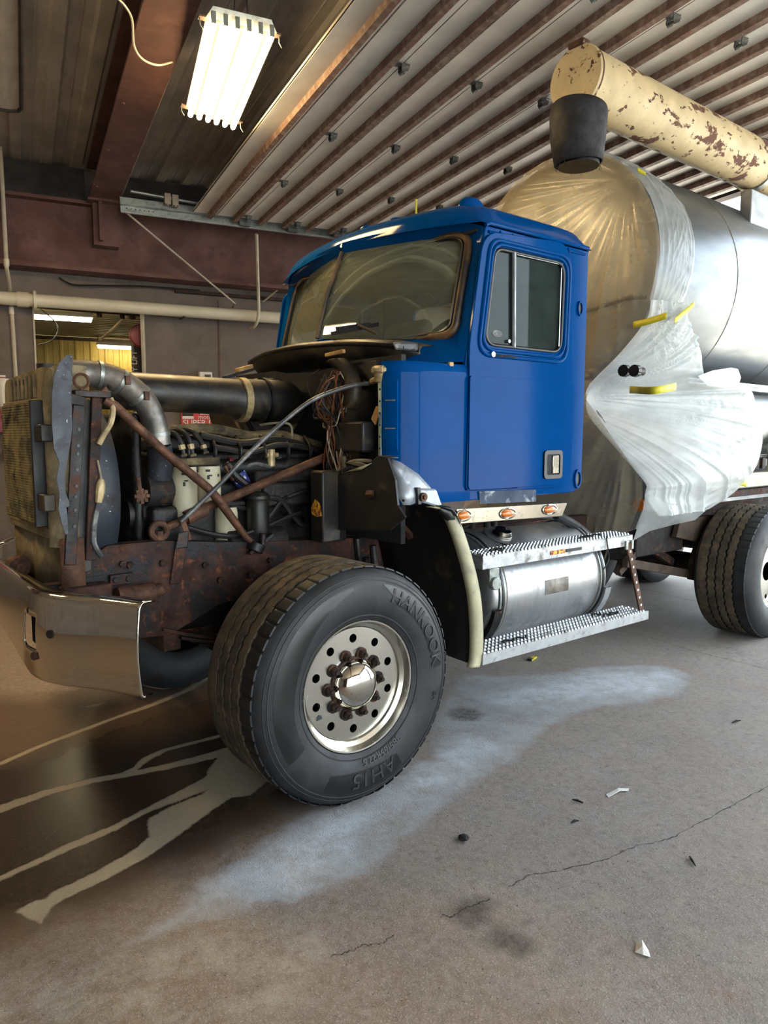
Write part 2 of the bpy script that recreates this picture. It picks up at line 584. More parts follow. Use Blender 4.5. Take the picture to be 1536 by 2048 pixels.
# ---------------------------------------------------------------- the open overhead door
door = empty('door_1', (3.0, 2.5, 4.3))
door['kind'] = 'structure'
door['label'] = 'raised ribbed overhead door lying under the ceiling'
def dpart(mb, name, m, parent=None, **kw):
    o = mb.build(name, m, **kw)
    o.parent = parent or door
    o.location = (-3.0, -2.5, -4.3) if parent is None else (0, 0, 0)
    return o
Y0, Y1, PITCH = -1.3, 6.28, .631
NSEC = 8
hinge_mesh = roller_mesh = None
for k in range(8):
    j = .63 + PITCH * k
    sec = dpart(MB().span((j + .004, Y0, 4.362), (j + PITCH - .004, Y1, 4.40)), 'door_section', 'door_skin', smooth=0)
    # two pressed channel ribs on each section
    for off in (.19, .505):
        q = j + off
        pr = [(q - .026, 4.362), (q - .021, 4.308), (q + .024, 4.303), (q + .034, 4.313), (q + .032, 4.322), (q - .007, 4.320), (q - .009, 4.362)]
        dpart(MB().loft([[(p[0], y, p[1]) for p in pr] for y in (Y0, Y1)], closed=True, cap=True), 'rib', 'door_rib', sec, smooth=0)
    dpart(MB().span((j + .28, Y0, 4.3585), (j + .287, Y1, 4.3625)), 'groove', 'door_rib', sec, smooth=0)
    dpart(MB().span((j - .004, Y0, 4.366), (j + .004, Y1, 4.37)), 'joint_seal', 'ceiling_dark', sec, smooth=0)
    if k:
        for y in (-.62, .71, 2.03, 3.40, 4.76, 6.14):
            if hinge_mesh is None:
                b = MB()
                b.hexa([(-.055, -.035, 4.355), (.05, -.03, 4.355), (-.055, .035, 4.355), (.05, .03, 4.355),
                        (-.055, -.035, 4.361), (.05, -.03, 4.361), (-.055, .035, 4.361), (.05, .03, 4.361)])
                b.prism([(-.012, 4.358), (.05, 4.345), (.035, 4.315), (.0, 4.296), (-.018, 4.316)], .006, at=-.032)
                b.prism([(-.012, 4.358), (.05, 4.345), (.035, 4.315), (.0, 4.296), (-.018, 4.316)], .006, at=.026)
                b.cyl((.008, -.034, 4.318), (.008, .034, 4.318), .011, n=8)
                hinge_mesh = dpart(b, 'hinge', 'hinge_steel', sec, smooth=30)
                hinge_mesh.location = (j, y, 0)
            else:
                twin(hinge_mesh, sec, (j, y, 0))
        if roller_mesh is None:
            b = MB()
            b.cyl((0, 6.20, 4.325), (0, 6.39, 4.325), .008, n=8)
            b.cyl((0, 6.335, 4.325), (0, 6.375, 4.325), .03, n=12)
            for q in (-.05, -.02, .02, .05):
                b.cyl((q, 6.25, 4.29), (q, 6.31, 4.29), .018, n=8)
                b.cyl((q, 6.25, 4.33), (q, 6.31, 4.33), .016, n=8)
            b.span((-.07, 6.26, 4.27), (.07, 6.28, 4.35))
            roller_mesh = dpart(b, 'roller_bracket', 'hinge_steel', sec, smooth=30)
            roller_mesh.location = (j, 0, 0)
        else:
            twin(roller_mesh, sec, (j, 0, 0))
# bottom rubber edge, near the doorway
dpart(MB().span((.63 + PITCH * 8 - .02, Y0, 4.335), (.63 + PITCH * 8 + .05, Y1, 4.40)), 'edge_seal', 'seal_black', smooth=0)
# far track: a galvanised channel with a reinforcing angle
b = MB()
b.loft([[(x, p[0], p[1]) for p in ((6.31, 4.36), (6.31, 4.372), (6.40, 4.372), (6.40, 4.278), (6.33, 4.268), (6.33, 4.29), (6.342, 4.29), (6.342, 4.282), (6.388, 4.288), (6.388, 4.36))] for x in (-.19, 5.7)], closed=True, cap=True)
b.span((-.19, 6.402, 4.36), (5.7, 6.408, 4.47))
b.span((-.19, 6.402, 4.464), (5.7, 6.46, 4.47))
trk = dpart(b, 'track', 'steel_galv', smooth=0)
for i in range(7):
    dpart(MB().cyl((-.13 + i * .05, 6.326, 4.318), (-.13 + i * .05, 6.331, 4.318), .007, n=8), 'slot', 'ceiling_dark', trk)
# pusher spring and its clamp at the track end
b = MB().cyl((-.08, 6.33, 4.52), (.78, 6.33, 4.48), .022, n=12)
sp = dpart(b, 'spring_bumper', 'steel_galv')
b = MB()
b.span((.30, 6.28, 4.42), (.37, 6.38, 4.54))
b.span((.39, 6.28, 4.415), (.46, 6.38, 4.535))
b.cyl((.335, 6.29, 4.40), (.335, 6.29, 4.43), .012, n=6)
b.cyl((.425, 6.29, 4.395), (.425, 6.29, 4.43), .012, n=6)
dpart(b, 'clamp', 'conduit', sp, smooth=0)
# white hanger rods that brace the track
b = MB().tube([(-.13, 6.42, 4.30), (1.212, 6.84, 3.462), (1.27, 6.86, 3.424), (1.311, 7.15, 3.413)], .012, 8)
dpart(b, 'brace_rod', 'conduit')
b = MB().tube([(2.491, 6.42, 4.237), (1.742, 7.15, 3.526)], .012, 8)
dpart(b, 'brace_rod', 'conduit')
b = MB().tube(curve([(1.45, 6.42, 4.233), (1.538, 6.7, 3.851), (1.589, 6.85, 3.493), (1.594, 6.88, 3.3), (1.562, 6.92, 3.171), (1.536, 7.1, 3.139)], 5), .022, 10)
dpart(b, 'drop_pipe', 'conduit')

# ---------------------------------------------------------------- pipes and wires on the wall
Yp, Zp = 7.0, 3.30
pp = empty('drain_pipe', (-1.1, Yp, Zp))
tag(pp, 'long cream plastic pipe running level along the dark back wall', 'pipe')
def local(o, root):
    o.parent = root
    o.location = [-q for q in root.location]
    return o
local(MB().cyl((-4.5, Yp, Zp), (3.22, Yp, Zp), .078, n=24).build('pipe_run', 'pvc'), pp)
local(MB().cyl((-1.33, Yp, Zp), (-1.20, Yp, Zp), .09, n=24).build('coupling', 'pvc'), pp)
local(MB().cyl((-1.15, Yp, Zp), (-1.12, Yp, Zp), .118, n=24).build('flange', 'pvc'), pp)
local(MB().cyl((2.35, Yp, Zp), (2.47, Yp, Zp), .09, n=24).build('coupling', 'pvc'), pp)
local(MB().tube(curve([(3.2, Yp, Zp), (3.34, Yp, Zp + .01), (3.45, Yp, Zp + .10), (3.47, Yp, Zp + .24)], 6), .095, 20).build('elbow', 'pvc'), pp)
for q in (.6, 3.0, -3):
    local(MB().span((q, Yp - .085, Zp - .085), (q + .03, 7.195, Zp - .075)).build('strap', 'tin_brown'), pp)

c = empty('wall_conduit', (-1.41, 7.05, 1.5))
tag(c, 'thin white conduit dropping down the wall beside the doorway', 'pipe')
local(MB().tube([(-1.42, 6.84, 5.0), (-1.42, 6.84, 3.62), (-1.405, 7.0, 3.5), (-1.40, 7.14, 3.40), (-1.39, 7.14, 3.0), (-1.375, 7.14, 1.2)], .024, 10).build('conduit_run', 'conduit'), c)
local(MB().cyl((-1.397, 7.14, 3.22), (-1.395, 7.14, 3.14), .031, n=12).build('coupling', 'pvc'), c)
local(MB().cyl((-1.42, 6.84, 3.72), (-1.42, 6.84, 3.64), .031, n=12).build('coupling', 'pvc'), c)

w = MB().tube(curve([(-0.851, 7.13, 3.618), (-0.785, 7.13, 3.576), (-0.672, 7.13, 3.543), (-0.38, 7.13, 3.562), (0.166, 7.13, 3.597), (0.871, 7.13, 3.605)], 6), .012, 6).build('wall_cable', 'wire_black')
tag(w, 'black cable sagging along the wall below the brown girder', 'cable')
w = MB().tube(curve([(-0.69, 2.211, 4.45), (-0.613, 2.306, 4.45), (-0.551, 2.455, 4.45), (-0.506, 2.719, 4.42), (-0.431, 2.851, 4.4), (-0.311, 2.937, 4.42), (-0.194, 2.994, 4.49)], 8), .008, 6).build('ceiling_wire', 'pvc')
tag(w, 'pale wire hanging in a loop from the brown ceiling beam', 'cable')

# ---------------------------------------------------------------- lamps
FZ = 4.32
def strip_lamp(corners, label):
    c0 = sum((Vector((q[0], q[1], 0)) for q in corners), Vector()) / 4
    fx = empty('fluorescent_fixture', (c0.x, c0.y, FZ))
    tag(fx, label, 'lamp', 'six-tube ceiling fixtures')
    A, B, C, D = (Vector((q[0], q[1], FZ)) for q in corners)
    def fp(u, v, dz=0.):
        return (A * (1 - u) + B * u) * (1 - v) + (C * (1 - u) + D * u) * v + Vector((0, 0, dz))
    b = MB().hexa([fp(-.05, .02, .03), fp(1.05, .02, .03), fp(-.05, .98, .03), fp(1.05, .98, .03), fp(.05, 0, .09), fp(.95, 0, .09), fp(.05, 1, .09), fp(.95, 1, .09)])
    local(b.build('housing', 'steel_galv', smooth=0), fx)
    for i in range(6):
        u = .05 + .9 * i / 5
        p, q = fp(u, 0), fp(u, 1)
        d = (q - p) * .012
        t = local(MB().tube([p, p + d, q - d, q], [.016, .021, .021, .016], 12).build('tube', 'tube_warm'), fx)
        for e in (p, q):
            MB().box(e + Vector((0, 0, .02)), (.03, .02, .07)).build('lamp_holder', 'steel_galv', t, smooth=0)
    for i in (0, 2, 4):
        u = .05 + .9 * (i + .5) / 5
        b = MB().hexa([fp(u - .02, .03), fp(u + .02, .03), fp(u - .02, .97), fp(u + .02, .97), fp(u - .07, .03, .03), fp(u + .07, .03, .03), fp(u - .07, .97, .03), fp(u + .07, .97, .03)])
        local(b.build('reflector', 'steel_galv', smooth=0), fx)
    for v in (.04, .96):
        local(MB().beam(fp(-.16, v, .035), fp(1.12, v, .035), .05, .012).build('end_bar', 'tin_brown', smooth=0), fx)
        e = fp(.5, v, .09)
        for d in (-.05, .05):
            local(MB().tube([e + Vector((d, 0, 0)), (e.x, e.y, 4.925)], .004, 5).build('chain', 'dark_steel'), fx)
        for u in (-.14, 1.1):
            p = fp(u, v)
            local(MB().tube([p + Vector((0, 0, .03)), p + Vector((0, 0, -.01)), p + Vector((.02, 0, -.04))], .004, 5).build('guard_clip', 'hinge_steel'), fx)
strip_lamp([(-.14, 1.98), (.285, 1.97), (.01, 3.46), (.43, 3.56)], 'lit six-tube fluorescent fixture hanging beside the raised door')
# a second fixture added out of view on the left to brighten the bay
strip_lamp([(-3.6, 2.0), (-3.15, 2.0), (-3.6, 3.5), (-3.15, 3.5)], 'added six-tube fixture out of view left of the truck, for brightness')

# unlit heater strip at the frame's edge
b = MB()
b.prism(rounded([(-1.62, -1.0), (-1.225, -1.0), (-1.225, 4.66), (-1.62, 4.66)], [0, 0, .08, .08]), .06, axis='z', at=4.57)
hs = b.build('radiant_heater', 'ceiling_metal', bevel=.01)
tag(hs, 'grey radiant heater trough under the ceiling, dark edge trim', 'heater')
b = MB().tube([(-1.215, -1.0, 4.565), (-1.215, 4.55, 4.565), (-1.24, 4.64, 4.565), (-1.32, 4.675, 4.565), (-1.62, 4.675, 4.565)], .018, 8)
b.build('edge_trim', 'ceiling_dark', hs)
for q in (1.0, 4.0):
    MB().tube([(-1.42, q, 4.62), (-1.42, q, 4.95)], .006, 6).build('hanger', 'dark_steel', hs)

# ---------------------------------------------------------------- the next bay through the doorway
YR, ZR = 11.45, 3.42
b = MB()
xs = -2.2
fy = []
while xs < 2.6:
    fy += [(xs, YR), (xs + .02, YR - .02), (xs + .05, YR - .02), (xs + .07, YR), (xs + .15, YR), (xs + .155, YR - .008), (xs + .17, YR - .008), (xs + .175, YR)]
    xs += .25
b.loft([[(p[0], p[1], z) for p in fy] for z in (0, 1.8, ZR)])
struct(b.build('wall_next_bay', 'yellow_panel', smooth=20))
prof = []
yy = 7.35
while yy < YR:
    prof += [(yy, ZR), (yy + .02, ZR + .02), (yy + .13, ZR + .02), (yy + .15, ZR)]
    yy += .2
b = MB().loft([[(x, p[0], p[1]) for p in prof] for x in (-2.4, 2.6)])
struct(b.build('ceiling_next_bay', 'room_ceiling', smooth=0))
b = MB()
b.span((-2.45, 7.35, 0), (-2.4, YR, ZR))
b.span((2.6, 7.35, 0), (2.65, YR, ZR))
struct(b.build('wall_next_bay_sides', 'yellow_panel', smooth=0))
b = MB().span((-2.4, YR - .06, ZR - .06), (2.6, YR - .01, ZR))
struct(b.build('trim_3', 'tin_brown', smooth=0))
# thin door casing
b = MB()
b.span((-1.165, 7.17, 0), (-1.145, 7.36, 3.36))
b.span((.125, 7.17, 0), (.15, 7.36, 3.36))
struct(b.build('trim_4', 'conduit', smooth=0))

def shop_light(p, q, label):
    f = empty('tube_light', ((p[0] + q[0]) / 2, (p[1] + q[1]) / 2, p[2]))
    tag(f, label, 'lamp', 'tube lights in the next bay')
    p, q = Vector(p), Vector(q)
    for dy in (-.05, .05):
        local(MB().cyl(p + Vector((0, dy, 0)), q + Vector((0, dy, 0)), .022, n=10).build('tube', 'tube_room'), f)
    local(MB().beam(p + Vector((-.02, 0, .05)), q + Vector((.02, 0, .05)), .17, .05).build('housing', 'sign_white', smooth=0), f)
    for e in (p, q):
        local(MB().tube([e + Vector((0, 0, .06)), e + Vector((0, 0, ZR - e.z))], .005, 5).build('chain', 'dark_steel'), f)
shop_light((-1.9, 8.15, 3.26), (-.42, 8.08, 3.26), 'double tube light near the doorway lintel in the next bay')
shop_light((-.08, 11.1, 3.24), (1.3, 11.1, 3.24), 'tube light against the yellow panel wall of the next bay')
# overhead sprinkler line in the next bay
sl = empty('air_line', (0, 7.7, 3.3))
tag(sl, 'brown pipe line with fittings under the next bay ceiling', 'pipe')
local(MB().tube([(-2.3, 7.75, 3.36), (2.5, 7.75, 3.30)], .025, 8).build('pipe_run', 'tin_brown'), sl)
local(MB().tube([(.02, 7.75, 3.32), (-.1, 8.6, 3.22), (-.25, 8.9, 3.1)], .02, 8).build('branch', 'fitting_tan'), sl)
for q in (-.35, -.06, .08):
    local(MB().cyl((q, 7.75, 3.36), (q, 7.75, 3.26), .04, n=8).build('fitting', 'tin_brown'), sl)
bw = MB().tube(curve([(-1.08, 7.8, 3.34), (-.9, 7.9, 3.2), (-.86, 7.9, 3.06), (-.95, 7.9, 2.93), (-1.1, 7.95, 2.88)], 6), .008, 6).build('power_lead', 'cable_grey')
tag(bw, 'grey lead drooping from the doorway tube light', 'cable')
# vehicle lift column with its name down the face
lc = empty('lift_column', (.10, 7.75, 0))
tag(lc, 'dark vehicle lift column with white vertical lettering in the doorway', 'vehicle lift')
local(MB().span((.07, 7.7, 0), (.30, 7.95, 3.1)).build('column', 'sign_dark', bevel=.01), lc)
vs, fs = text_mesh('ROTARY LIFT', .105, .002)
o = MB().add([(.112 - v[1] , 7.697 - v[2], 2.52 + v[0]) for v in vs], fs).build('lettering', 'sign_white', smooth=0)
local(o, lc)
rd = MB().lathe([(0, 0), (.14, 0), (.155, .02), (.155, .07), (.14, .09), (0, .09)], (.16, 7.52, 3.02), 'y', 32).build('hose_reel', 'red_paint')
tag(rd, 'round red hose reel at the edge of the doorway', 'reel')

# ---------------------------------------------------------------- things on the back wall
s = empty('metal_sign', (.84, 7.18, 1.92))
tag(s, 'red and white metal sign lettered SUPER DUTY on the wall', 'sign')
local(MB().span((.585, 7.17, 1.80), (1.28, 7.195, 2.045)).build('board', 'sign_red', smooth=0), s)
local(MB().span((.60, 7.163, 1.945), (.75, 7.171, 2.03)).build('panel', 'sign_dark', smooth=0), s)
local(MB().span((.60, 7.160, 1.905), (.75, 7.171, 1.94)).build('panel', 'sign_white', smooth=0), s)
local(MB().span((.84, 7.163, 1.965), (1.28, 7.171, 2.02)).build('panel', 'sign_white', smooth=0), s)
vs, fs = text_mesh('SUPER DUTY', .112, .002, .001)
local(MB().add([(.925 + v[0], 7.166 - v[2], 1.815 + v[1]) for v in vs], fs).build('lettering', 'sign_white', smooth=0), s)
vs, fs = text_mesh('motorcraft', .085, .002)
local(MB().add([(1.0 + v[0], 7.166 - v[2], 1.905 + v[1]) for v in vs], fs).build('lettering', 'sign_white', smooth=0), s)
n = empty('paper_notice', (1.1, 7.19, 1.75))
tag(n, 'white printed notice pinned below the red sign', 'notice')
local(MB().span((.945, 7.187, 1.66), (1.27, 7.198, 1.825)).build('sheet', 'paper_white', smooth=0), n)
vs, fs = text_mesh('OUR DRIVE', .055, .001)
local(MB().add([(1.10 + v[0], 7.184 - v[2], 1.735 + v[1]) for v in vs], fs).build('lettering', 'print_black', smooth=0), n)
local(MB().span((1.0, 7.183, 1.69), (1.2, 7.188, 1.70)).build('lettering', 'print_black', smooth=0), n)
t = empty('thermostat', (.92, 7.15, 2.48))
tag(t, 'small white thermostat box on the wall above the intake duct', 'thermostat')
local(MB().span((.83, 7.1, 2.40), (1.0, 7.198, 2.535)).build('case', 'sign_white', bevel=.01), t)
local(MB().span((.90, 7.095, 2.46), (.98, 7.101, 2.50)).build('display', 'cable_grey', smooth=0), t)
local(MB().tube([(1.0, 7.18, 2.45), (1.06, 7.18, 2.42), (1.07, 7.18, 2.3)], .006, 5).build('lead', 'pvc'), t)

# red board with a white funnel and a brush, half out of frame
e = empty('red_tool_board', (-1.6, 7.1, 2.0))
tag(e, 'red board hung on the wall at the frame edge', 'board')
local(MB().span((-1.95, 7.14, 1.72), (-1.495, 7.195, 2.41)).build('board', 'red_paint', bevel=.005), e)
local(MB().span((-1.95, 7.13, 2.385), (-1.495, 7.14, 2.41)).build('rim', 'sign_white', smooth=0), e)
f = MB().lathe([(.085, .62), (.07, .52), (.05, .36), (.022, .2), (.018, .02)], (-1.53, 7.05, 1.74), 'z', 24).build('funnel', 'sign_white', thick=.004)
tag(f, 'white plastic funnel hanging on the red board', 'funnel')
f = empty('dust_brush', (-1.53, 7.06, 1.4))
tag(f, 'short brush with pale wooden handle under the white funnel', 'brush')
local(MB().tube([(-1.53, 7.16, 1.715), (-1.53, 7.165, 1.6), (-1.53, 7.165, 1.5)], [.012, .03, .032], 10).build('handle', 'wood_pale'), f)
local(MB().span((-1.575, 7.13, 1.38), (-1.485, 7.195, 1.50)).build('bristles', 'tin_brown', smooth=0), f)

# ---------------------------------------------------------------- outside
b = MB()
b.span((6.15, -40, -.12), (60, 60, -.02))
b.span((-40, -40, -.12), (6.15, -8.15, -.02))
struct(b.build('ground_outside', 'yard', smooth=0))
rng = random.Random(5)
def tree(base, h, rad, n, label):
    r = empty('tree', base)
    tag(r, label, 'tree', 'trees outside the bay door')
    b = MB().tube(curve([(0, 0, 0), (.1, .05, h * .35), (0, .1, h * .6), (.15, 0, h * .85)], 4), [.22, .21, .2, .19, .18, .17, .15, .13, .12, .1, .08, .06, .05], 8)
    b.build('trunk', 'bark', r)
    b = MB()
    for i in range(n):
        d = Vector((rng.gauss(0, 1), rng.gauss(0, 1), rng.gauss(0, 1))).normalized() * rad * rng.random() ** .4
        c = Vector((0, 0, h * .78)) + Vector((d.x, d.y, d.z * .8))
        q = rng.uniform(.06, .13)
        m = Matrix.Rotation(rng.uniform(0, 6.3), 3, 'Z') @ Matrix.Rotation(rng.uniform(0, 3.1), 3, 'X')
        b.add([c + m @ Vector(v) * q for v in ((-1, 0, 0), (0, -.55, .1), (1, 0, 0), (0, .55, .1))], [(0, 1, 2, 3)])
    b.build('foliage', 'leaf', r, smooth=0, kind='stuff')
tree((16.5, 12.5, -.05), 8.8, 1.0, 900, 'small leafy tree seen through the gap under the boom')
tree((19.0, 12.9, -.05), 8.9, .9, 700, 'slender leafy tree just left of the boom post')

# ================================================================ the truck
truck = empty('vacuum_truck', (0, 0, 0), TRUCK_TURN)
tag(truck, 'blue-cab tank truck parked in the bay with its hood off', 'truck')
CY = 1.2                                    # the truck's centre line

def T(mb, name, m, parent=None, **kw):
    return mb.build(name, m, parent or truck, **kw)
def xz(*pts):
    return [(p[0], p[2]) for p in pts]

# ---------------------------------------------------------------- front wheel
WZ, WR = .545, .558
side = [(.300, .018), (.312, -.010), (.345, -.030), (.385, -.041), (.43, -.045), (.47, -.040), (.505, -.028), (.530, -.010), (.546, .012)]
def side_y(r):
    for (r0, y0), (r1, y1) in zip(side, side[1:]):
        if r0 <= r <= r1:
            return y0 + (y1 - y0) * (r - r0) / (r1 - r0)
    return .0
NSEG = 432
def flat(v):
    return (v[0], v[1], max(v[2], .002))
b = MB()
inner = [(.543, .42), (.50, .452), (.43, .462), (.345, .45), (.305, .42), (.30, .40)]
b.lathe(side + [(.543, .03), (.541, .21), (.543, .40)] + inner, (0, 0, WZ), 'y', NSEG)
b.v = [flat(v) for v in b.v]
tyre = T(b, 'tyre', 'tyre')
# the tread: shoulder rib with notches, then dusty ribs with zigzag edges
def ring(mb, y0, y1, r, zz0, zz1, notch=False):
    def fn(k, i, rr, o):
        s = 1 if (k // 4) % 2 else -1
        if i in (0, 1):
            o += zz0 * s
        else:
            o += zz1 * s
        if notch and i in (0, 1) and k % 8 == 0:
            rr -= .010
            o += .008
        return rr, o
    mb.lathe([(.549 if notch else .538, y0), (r, y0 + .003), (r, y1 - .003), (.538, y1)], (0, 0, WZ), 'y', NSEG, fn=fn)
    mb.v = [flat(v) for v in mb.v]
    return mb
T(MB().lathe([(.5425, .03), (.5445, .06), (.5445, .39), (.5425, .41)], (0, 0, WZ), 'y', 96), 'tread_base', 'tyre_groove', tyre)
o = T(ring(MB(), .004, .092, WR - .002, 0, .004, True), 'tread_rib', 'tyre', tyre)
for y0, y1 in ((.108, .166), (.182, .236), (.252, .306)):
    T(ring(MB(), y0, y1, WR, .004, .004), 'tread_rib', 'tyre_tread', tyre)
T(ring(MB(), .322, .405, WR - .002, .004, 0), 'tread_rib', 'tyre_tread', tyre)
# rings and badge panels on the sidewall
for rr, w in ((.497, .0025), (.335, .002), (.515, .0015)):
    T(MB().lathe([(rr - w, side_y(rr - w) - .0005), (rr - w, side_y(rr) - .003), (rr + w, side_y(rr) - .003), (rr + w, side_y(rr + w) - .0005)], (0, 0, WZ), 'y', 120), 'sidewall_ring', 'letter_rubber', tyre)
def on_wall(a, r, lift=.0015):
    return (r * math.cos(a), side_y(r) - lift, WZ + r * math.sin(a))
def swoosh(a0, a1, rin, rout, n=40):
    mb = MB()
    rows = []
    for k in range(n + 1):
        t = k / n
        a = R(a0 + (a1 - a0) * t)
        ri, ro = rin(t), rout(t)
        rows.append([on_wall(a, ri + (ro - ri) * q / 5) for q in range(6)])
    return mb.loft(rows)
T(swoosh(97, 212, lambda t: .462 - .095 * math.sin(min(1, t * 1.25) * math.pi * .62), lambda t: .482 - .01 * t), 'badge_panel', 'seal_black', tyre)
T(swoosh(76, 2, lambda t: .475 - .07 * min(1, t * 5) + .02 * max(0, t - .8) * 5, lambda t: .482), 'badge_panel', 'seal_black', tyre)
T(swoosh(-62, -118, lambda t: .385 + .02 * (1 - math.sin(t * math.pi)), lambda t: .482), 'badge_panel', 'seal_black', tyre)
def arc_text(txt, size, a0, r0, lift):
    vs, fs = text_mesh(txt, size, .0015, .0006)
    out = []
    for v in vs:
        r = r0 + v[1]
        a = R(a0) - v[0] / r0
        p = on_wall(a, min(max(r, .32), .54), lift + v[2])
        out.append(p)
    return MB().add(out, fs)
T(arc_text('HANKOOK', .092, 36, .410, .004), 'lettering', 'letter_rubber', tyre, smooth=0)
T(arc_text('AH15', .100, -83, .395, .004), 'lettering', 'letter_rubber', tyre, smooth=0)
T(arc_text('385/65R22.5', .044, -72, .338, .003), 'lettering', 'letter_rubber', tyre, smooth=0)
T(arc_text('SH', .035, -17, .435, .003), 'lettering', 'letter_rubber', tyre, smooth=0)
# rim, disc, nuts, cap
b = MB().lathe([(.300, .03), (.306, .012), (.309, -.004), (.306, -.010), (.299, -.009), (.294, .004), (.288, .022), (.276, .030), (.270, .034), (.266, .046), (.262, .052)], (0, 0, WZ), 'y', 96)
b.prism(circle2(0, WZ, .264, 72), .02, [circle2(.215 * math.cos(R(90 + 36 * k)), WZ + .215 * math.sin(R(90 + 36 * k)), .0205, 18) for k in range(10)] + [circle2(0, WZ, .08, 24)], 'y', .045)
rim = T(b, 'wheel_rim', 'alu_wheel', smooth=30)
T(MB().lathe([(0, .14), (.26, .13), (.295, .10), (.30, .03)], (0, 0, WZ), 'y', 40), 'brake_drum', 'grime', rim)
b = MB().lathe([(.120, .046), (.120, .036), (.115, .018), (.103, -.004), (.082, -.022), (.052, -.034), (.02, -.039), (0, -.0395)], (0, 0, WZ), 'y', 48)
T(b, 'hub_cap', 'chrome', rim, smooth=60)
T(MB().lathe([(.128, .046), (.128, .036), (.116, .033)], (0, 0, WZ), 'y', 40), 'hub_flange', 'lug_rust', rim)
lug0 = None
for k in range(10):
    a = R(72 + 36 * k)
    p = (.1425 * math.cos(a), 0, WZ + .1425 * math.sin(a))
    if lug0 is None:
        b = MB()
        b.cyl((0, .046, 0), (0, .036, 0), .030, n=14)
        b.cyl((0, .037, 0), (0, .018, 0), .0215, .020, n=6)
        b.cyl((0, .018, 0), (0, .010, 0), .019, .013, n=6)
        b.cyl((0, .012, 0), (0, .0, 0), .010, n=10)
        lug0 = T(b, 'lug_nut', 'lug_rust', rim, smooth=30)
        lug0.location = p
    else:
        twin(lug0, rim, p, (0, k * .4, 0))
T(MB().add([(.0, 0, 0), (.03, 0, .004), (.026, 0, .02), (.012, 0, .026), (.002, 0, .016)], [(0, 1, 2, 3, 4)]), 'sticker', 'shroud_blue', rim).location = (-.205, .0435, WZ - .13)
# far front wheel and rear wheels
far = twin(tyre, truck, (0, 2 * CY, 0), (0, 0, math.pi))
for ch in list(tyre.children):
    if ch.name.startswith('tread_rib'):
        twin(ch, far)
fr = twin(rim, truck, (0, 2 * CY, 0), (0, 0, math.pi))
for ry, x in ((.06, 4.40), (.06, 5.75)):
    t2 = twin(tyre, truck, (x, ry, 0))
    for ch in list(tyre.children):
        if ch.name.startswith('tread_rib'):
            twin(ch, t2)
    twin(rim, truck, (x, ry + .03, 0))
    t3 = twin(tyre, truck, (x, 2 * CY - ry, 0), (0, 0, math.pi))

# ---------------------------------------------------------------- frame rails, axle, springs
def rail(y, face):
    top = [(-1.16, 1.03), (-1.02, 1.03), (-.93, 1.14), (-.86, 1.185), (-.60, 1.185), (-.30, 1.15), (.10, 1.12), (.9, 1.08), (6.6, 1.08)]
    bot = [(6.6, .80), (.9, .80), (.4, .84), (-.10, .86), (-.32, .83), (-.45, .77), (-.58, .72), (-.75, .73), (-.95, .82), (-1.16, .86)]
    mb = MB()
    mb.prism(top + bot, .012, axis='y', at=y)
    inward = 1 if face < CY else -1
    n = len(top)
    mb.loft([[(p[0], y + (0 if inward > 0 else .012), p[1]) for p in top], [(p[0], y + inward * .085, p[1]) for p in top]])
    mb.loft([[(p[0], y + (0 if inward > 0 else .012), p[1]) for p in bot], [(p[0], y + inward * .085, p[1]) for p in bot]])
    return mb
fr1 = T(rail(.77, .77), 'frame_rail', 'rust', smooth=25)
fr2 = T(rail(2 * CY - .77, 1.6), 'frame_rail', 'rust', smooth=25)
# bolts, straps and hangers on the near rail
for p in ((-0.795, 0.765, 1.094), (-0.761, 0.765, 1.086), (-0.604, 0.765, 1.078), (-0.307, 0.765, 0.958), (-0.136, 0.765, 0.963), (-0.386, 0.765, 1.044), (-0.016, 0.765, 1.029)):
    T(MB().cyl((p[0], .772, p[2]), (p[0], .752, p[2]), .017, n=6), 'bolt', 'lug_rust', fr1)
b = MB().hexa([(-0.57, 0.765, 0.971), (-0.514, 0.765, 0.964), (-0.576, 0.75, 0.974), (-0.521, 0.75, 0.967), (-0.533, 0.765, 1.178), (-0.474, 0.765, 1.173), (-0.539, 0.75, 1.18), (-0.481, 0.75, 1.175)])
T(b, 'strap', 'rust', fr1, smooth=0, bevel=.004)
b = MB().hexa([(-0.536, 0.76, 1.14), (-0.477, 0.76, 1.142), (-0.543, 0.745, 1.142), (-0.484, 0.745, 1.144), (-0.521, 0.76, 1.217), (-0.467, 0.76, 1.222), (-0.528, 0.745, 1.219), (-0.474, 0.745, 1.224)])
T(b, 'bracket', 'dark_steel', fr1, smooth=0, bevel=.004)
b = MB()
p = (-0.797, 0.74, 0.957)
b.cyl((p[0] - .05, .70, p[2]), (p[0] + .12, .70, p[2]), .045, n=16)
b.cyl((p[0] + .12, .70, p[2]), (p[0] + .16, .70, p[2] + .01), .03, n=12)
T(b, 'shackle_bush', 'rust_rod', fr1)
p = (-0.806, 0.76, 1.026)
b = MB().box((p[0], .76, p[2]), (.11, .03, .05))
for d in (-.03, .03):
    b.cyl((p[0] + d, .75, p[2]), (p[0] + d, .738, p[2]), .016, n=6)
T(b, 'shackle_plate', 'rust', fr1, bevel=.004)
p = (-1.029, 0.7, 1.002)
T(MB().box((p[0] + .05, .72, p[2] - .02), (.20, .10, .09)), 'bumper_bracket', 'rust', fr1, bevel=.006)
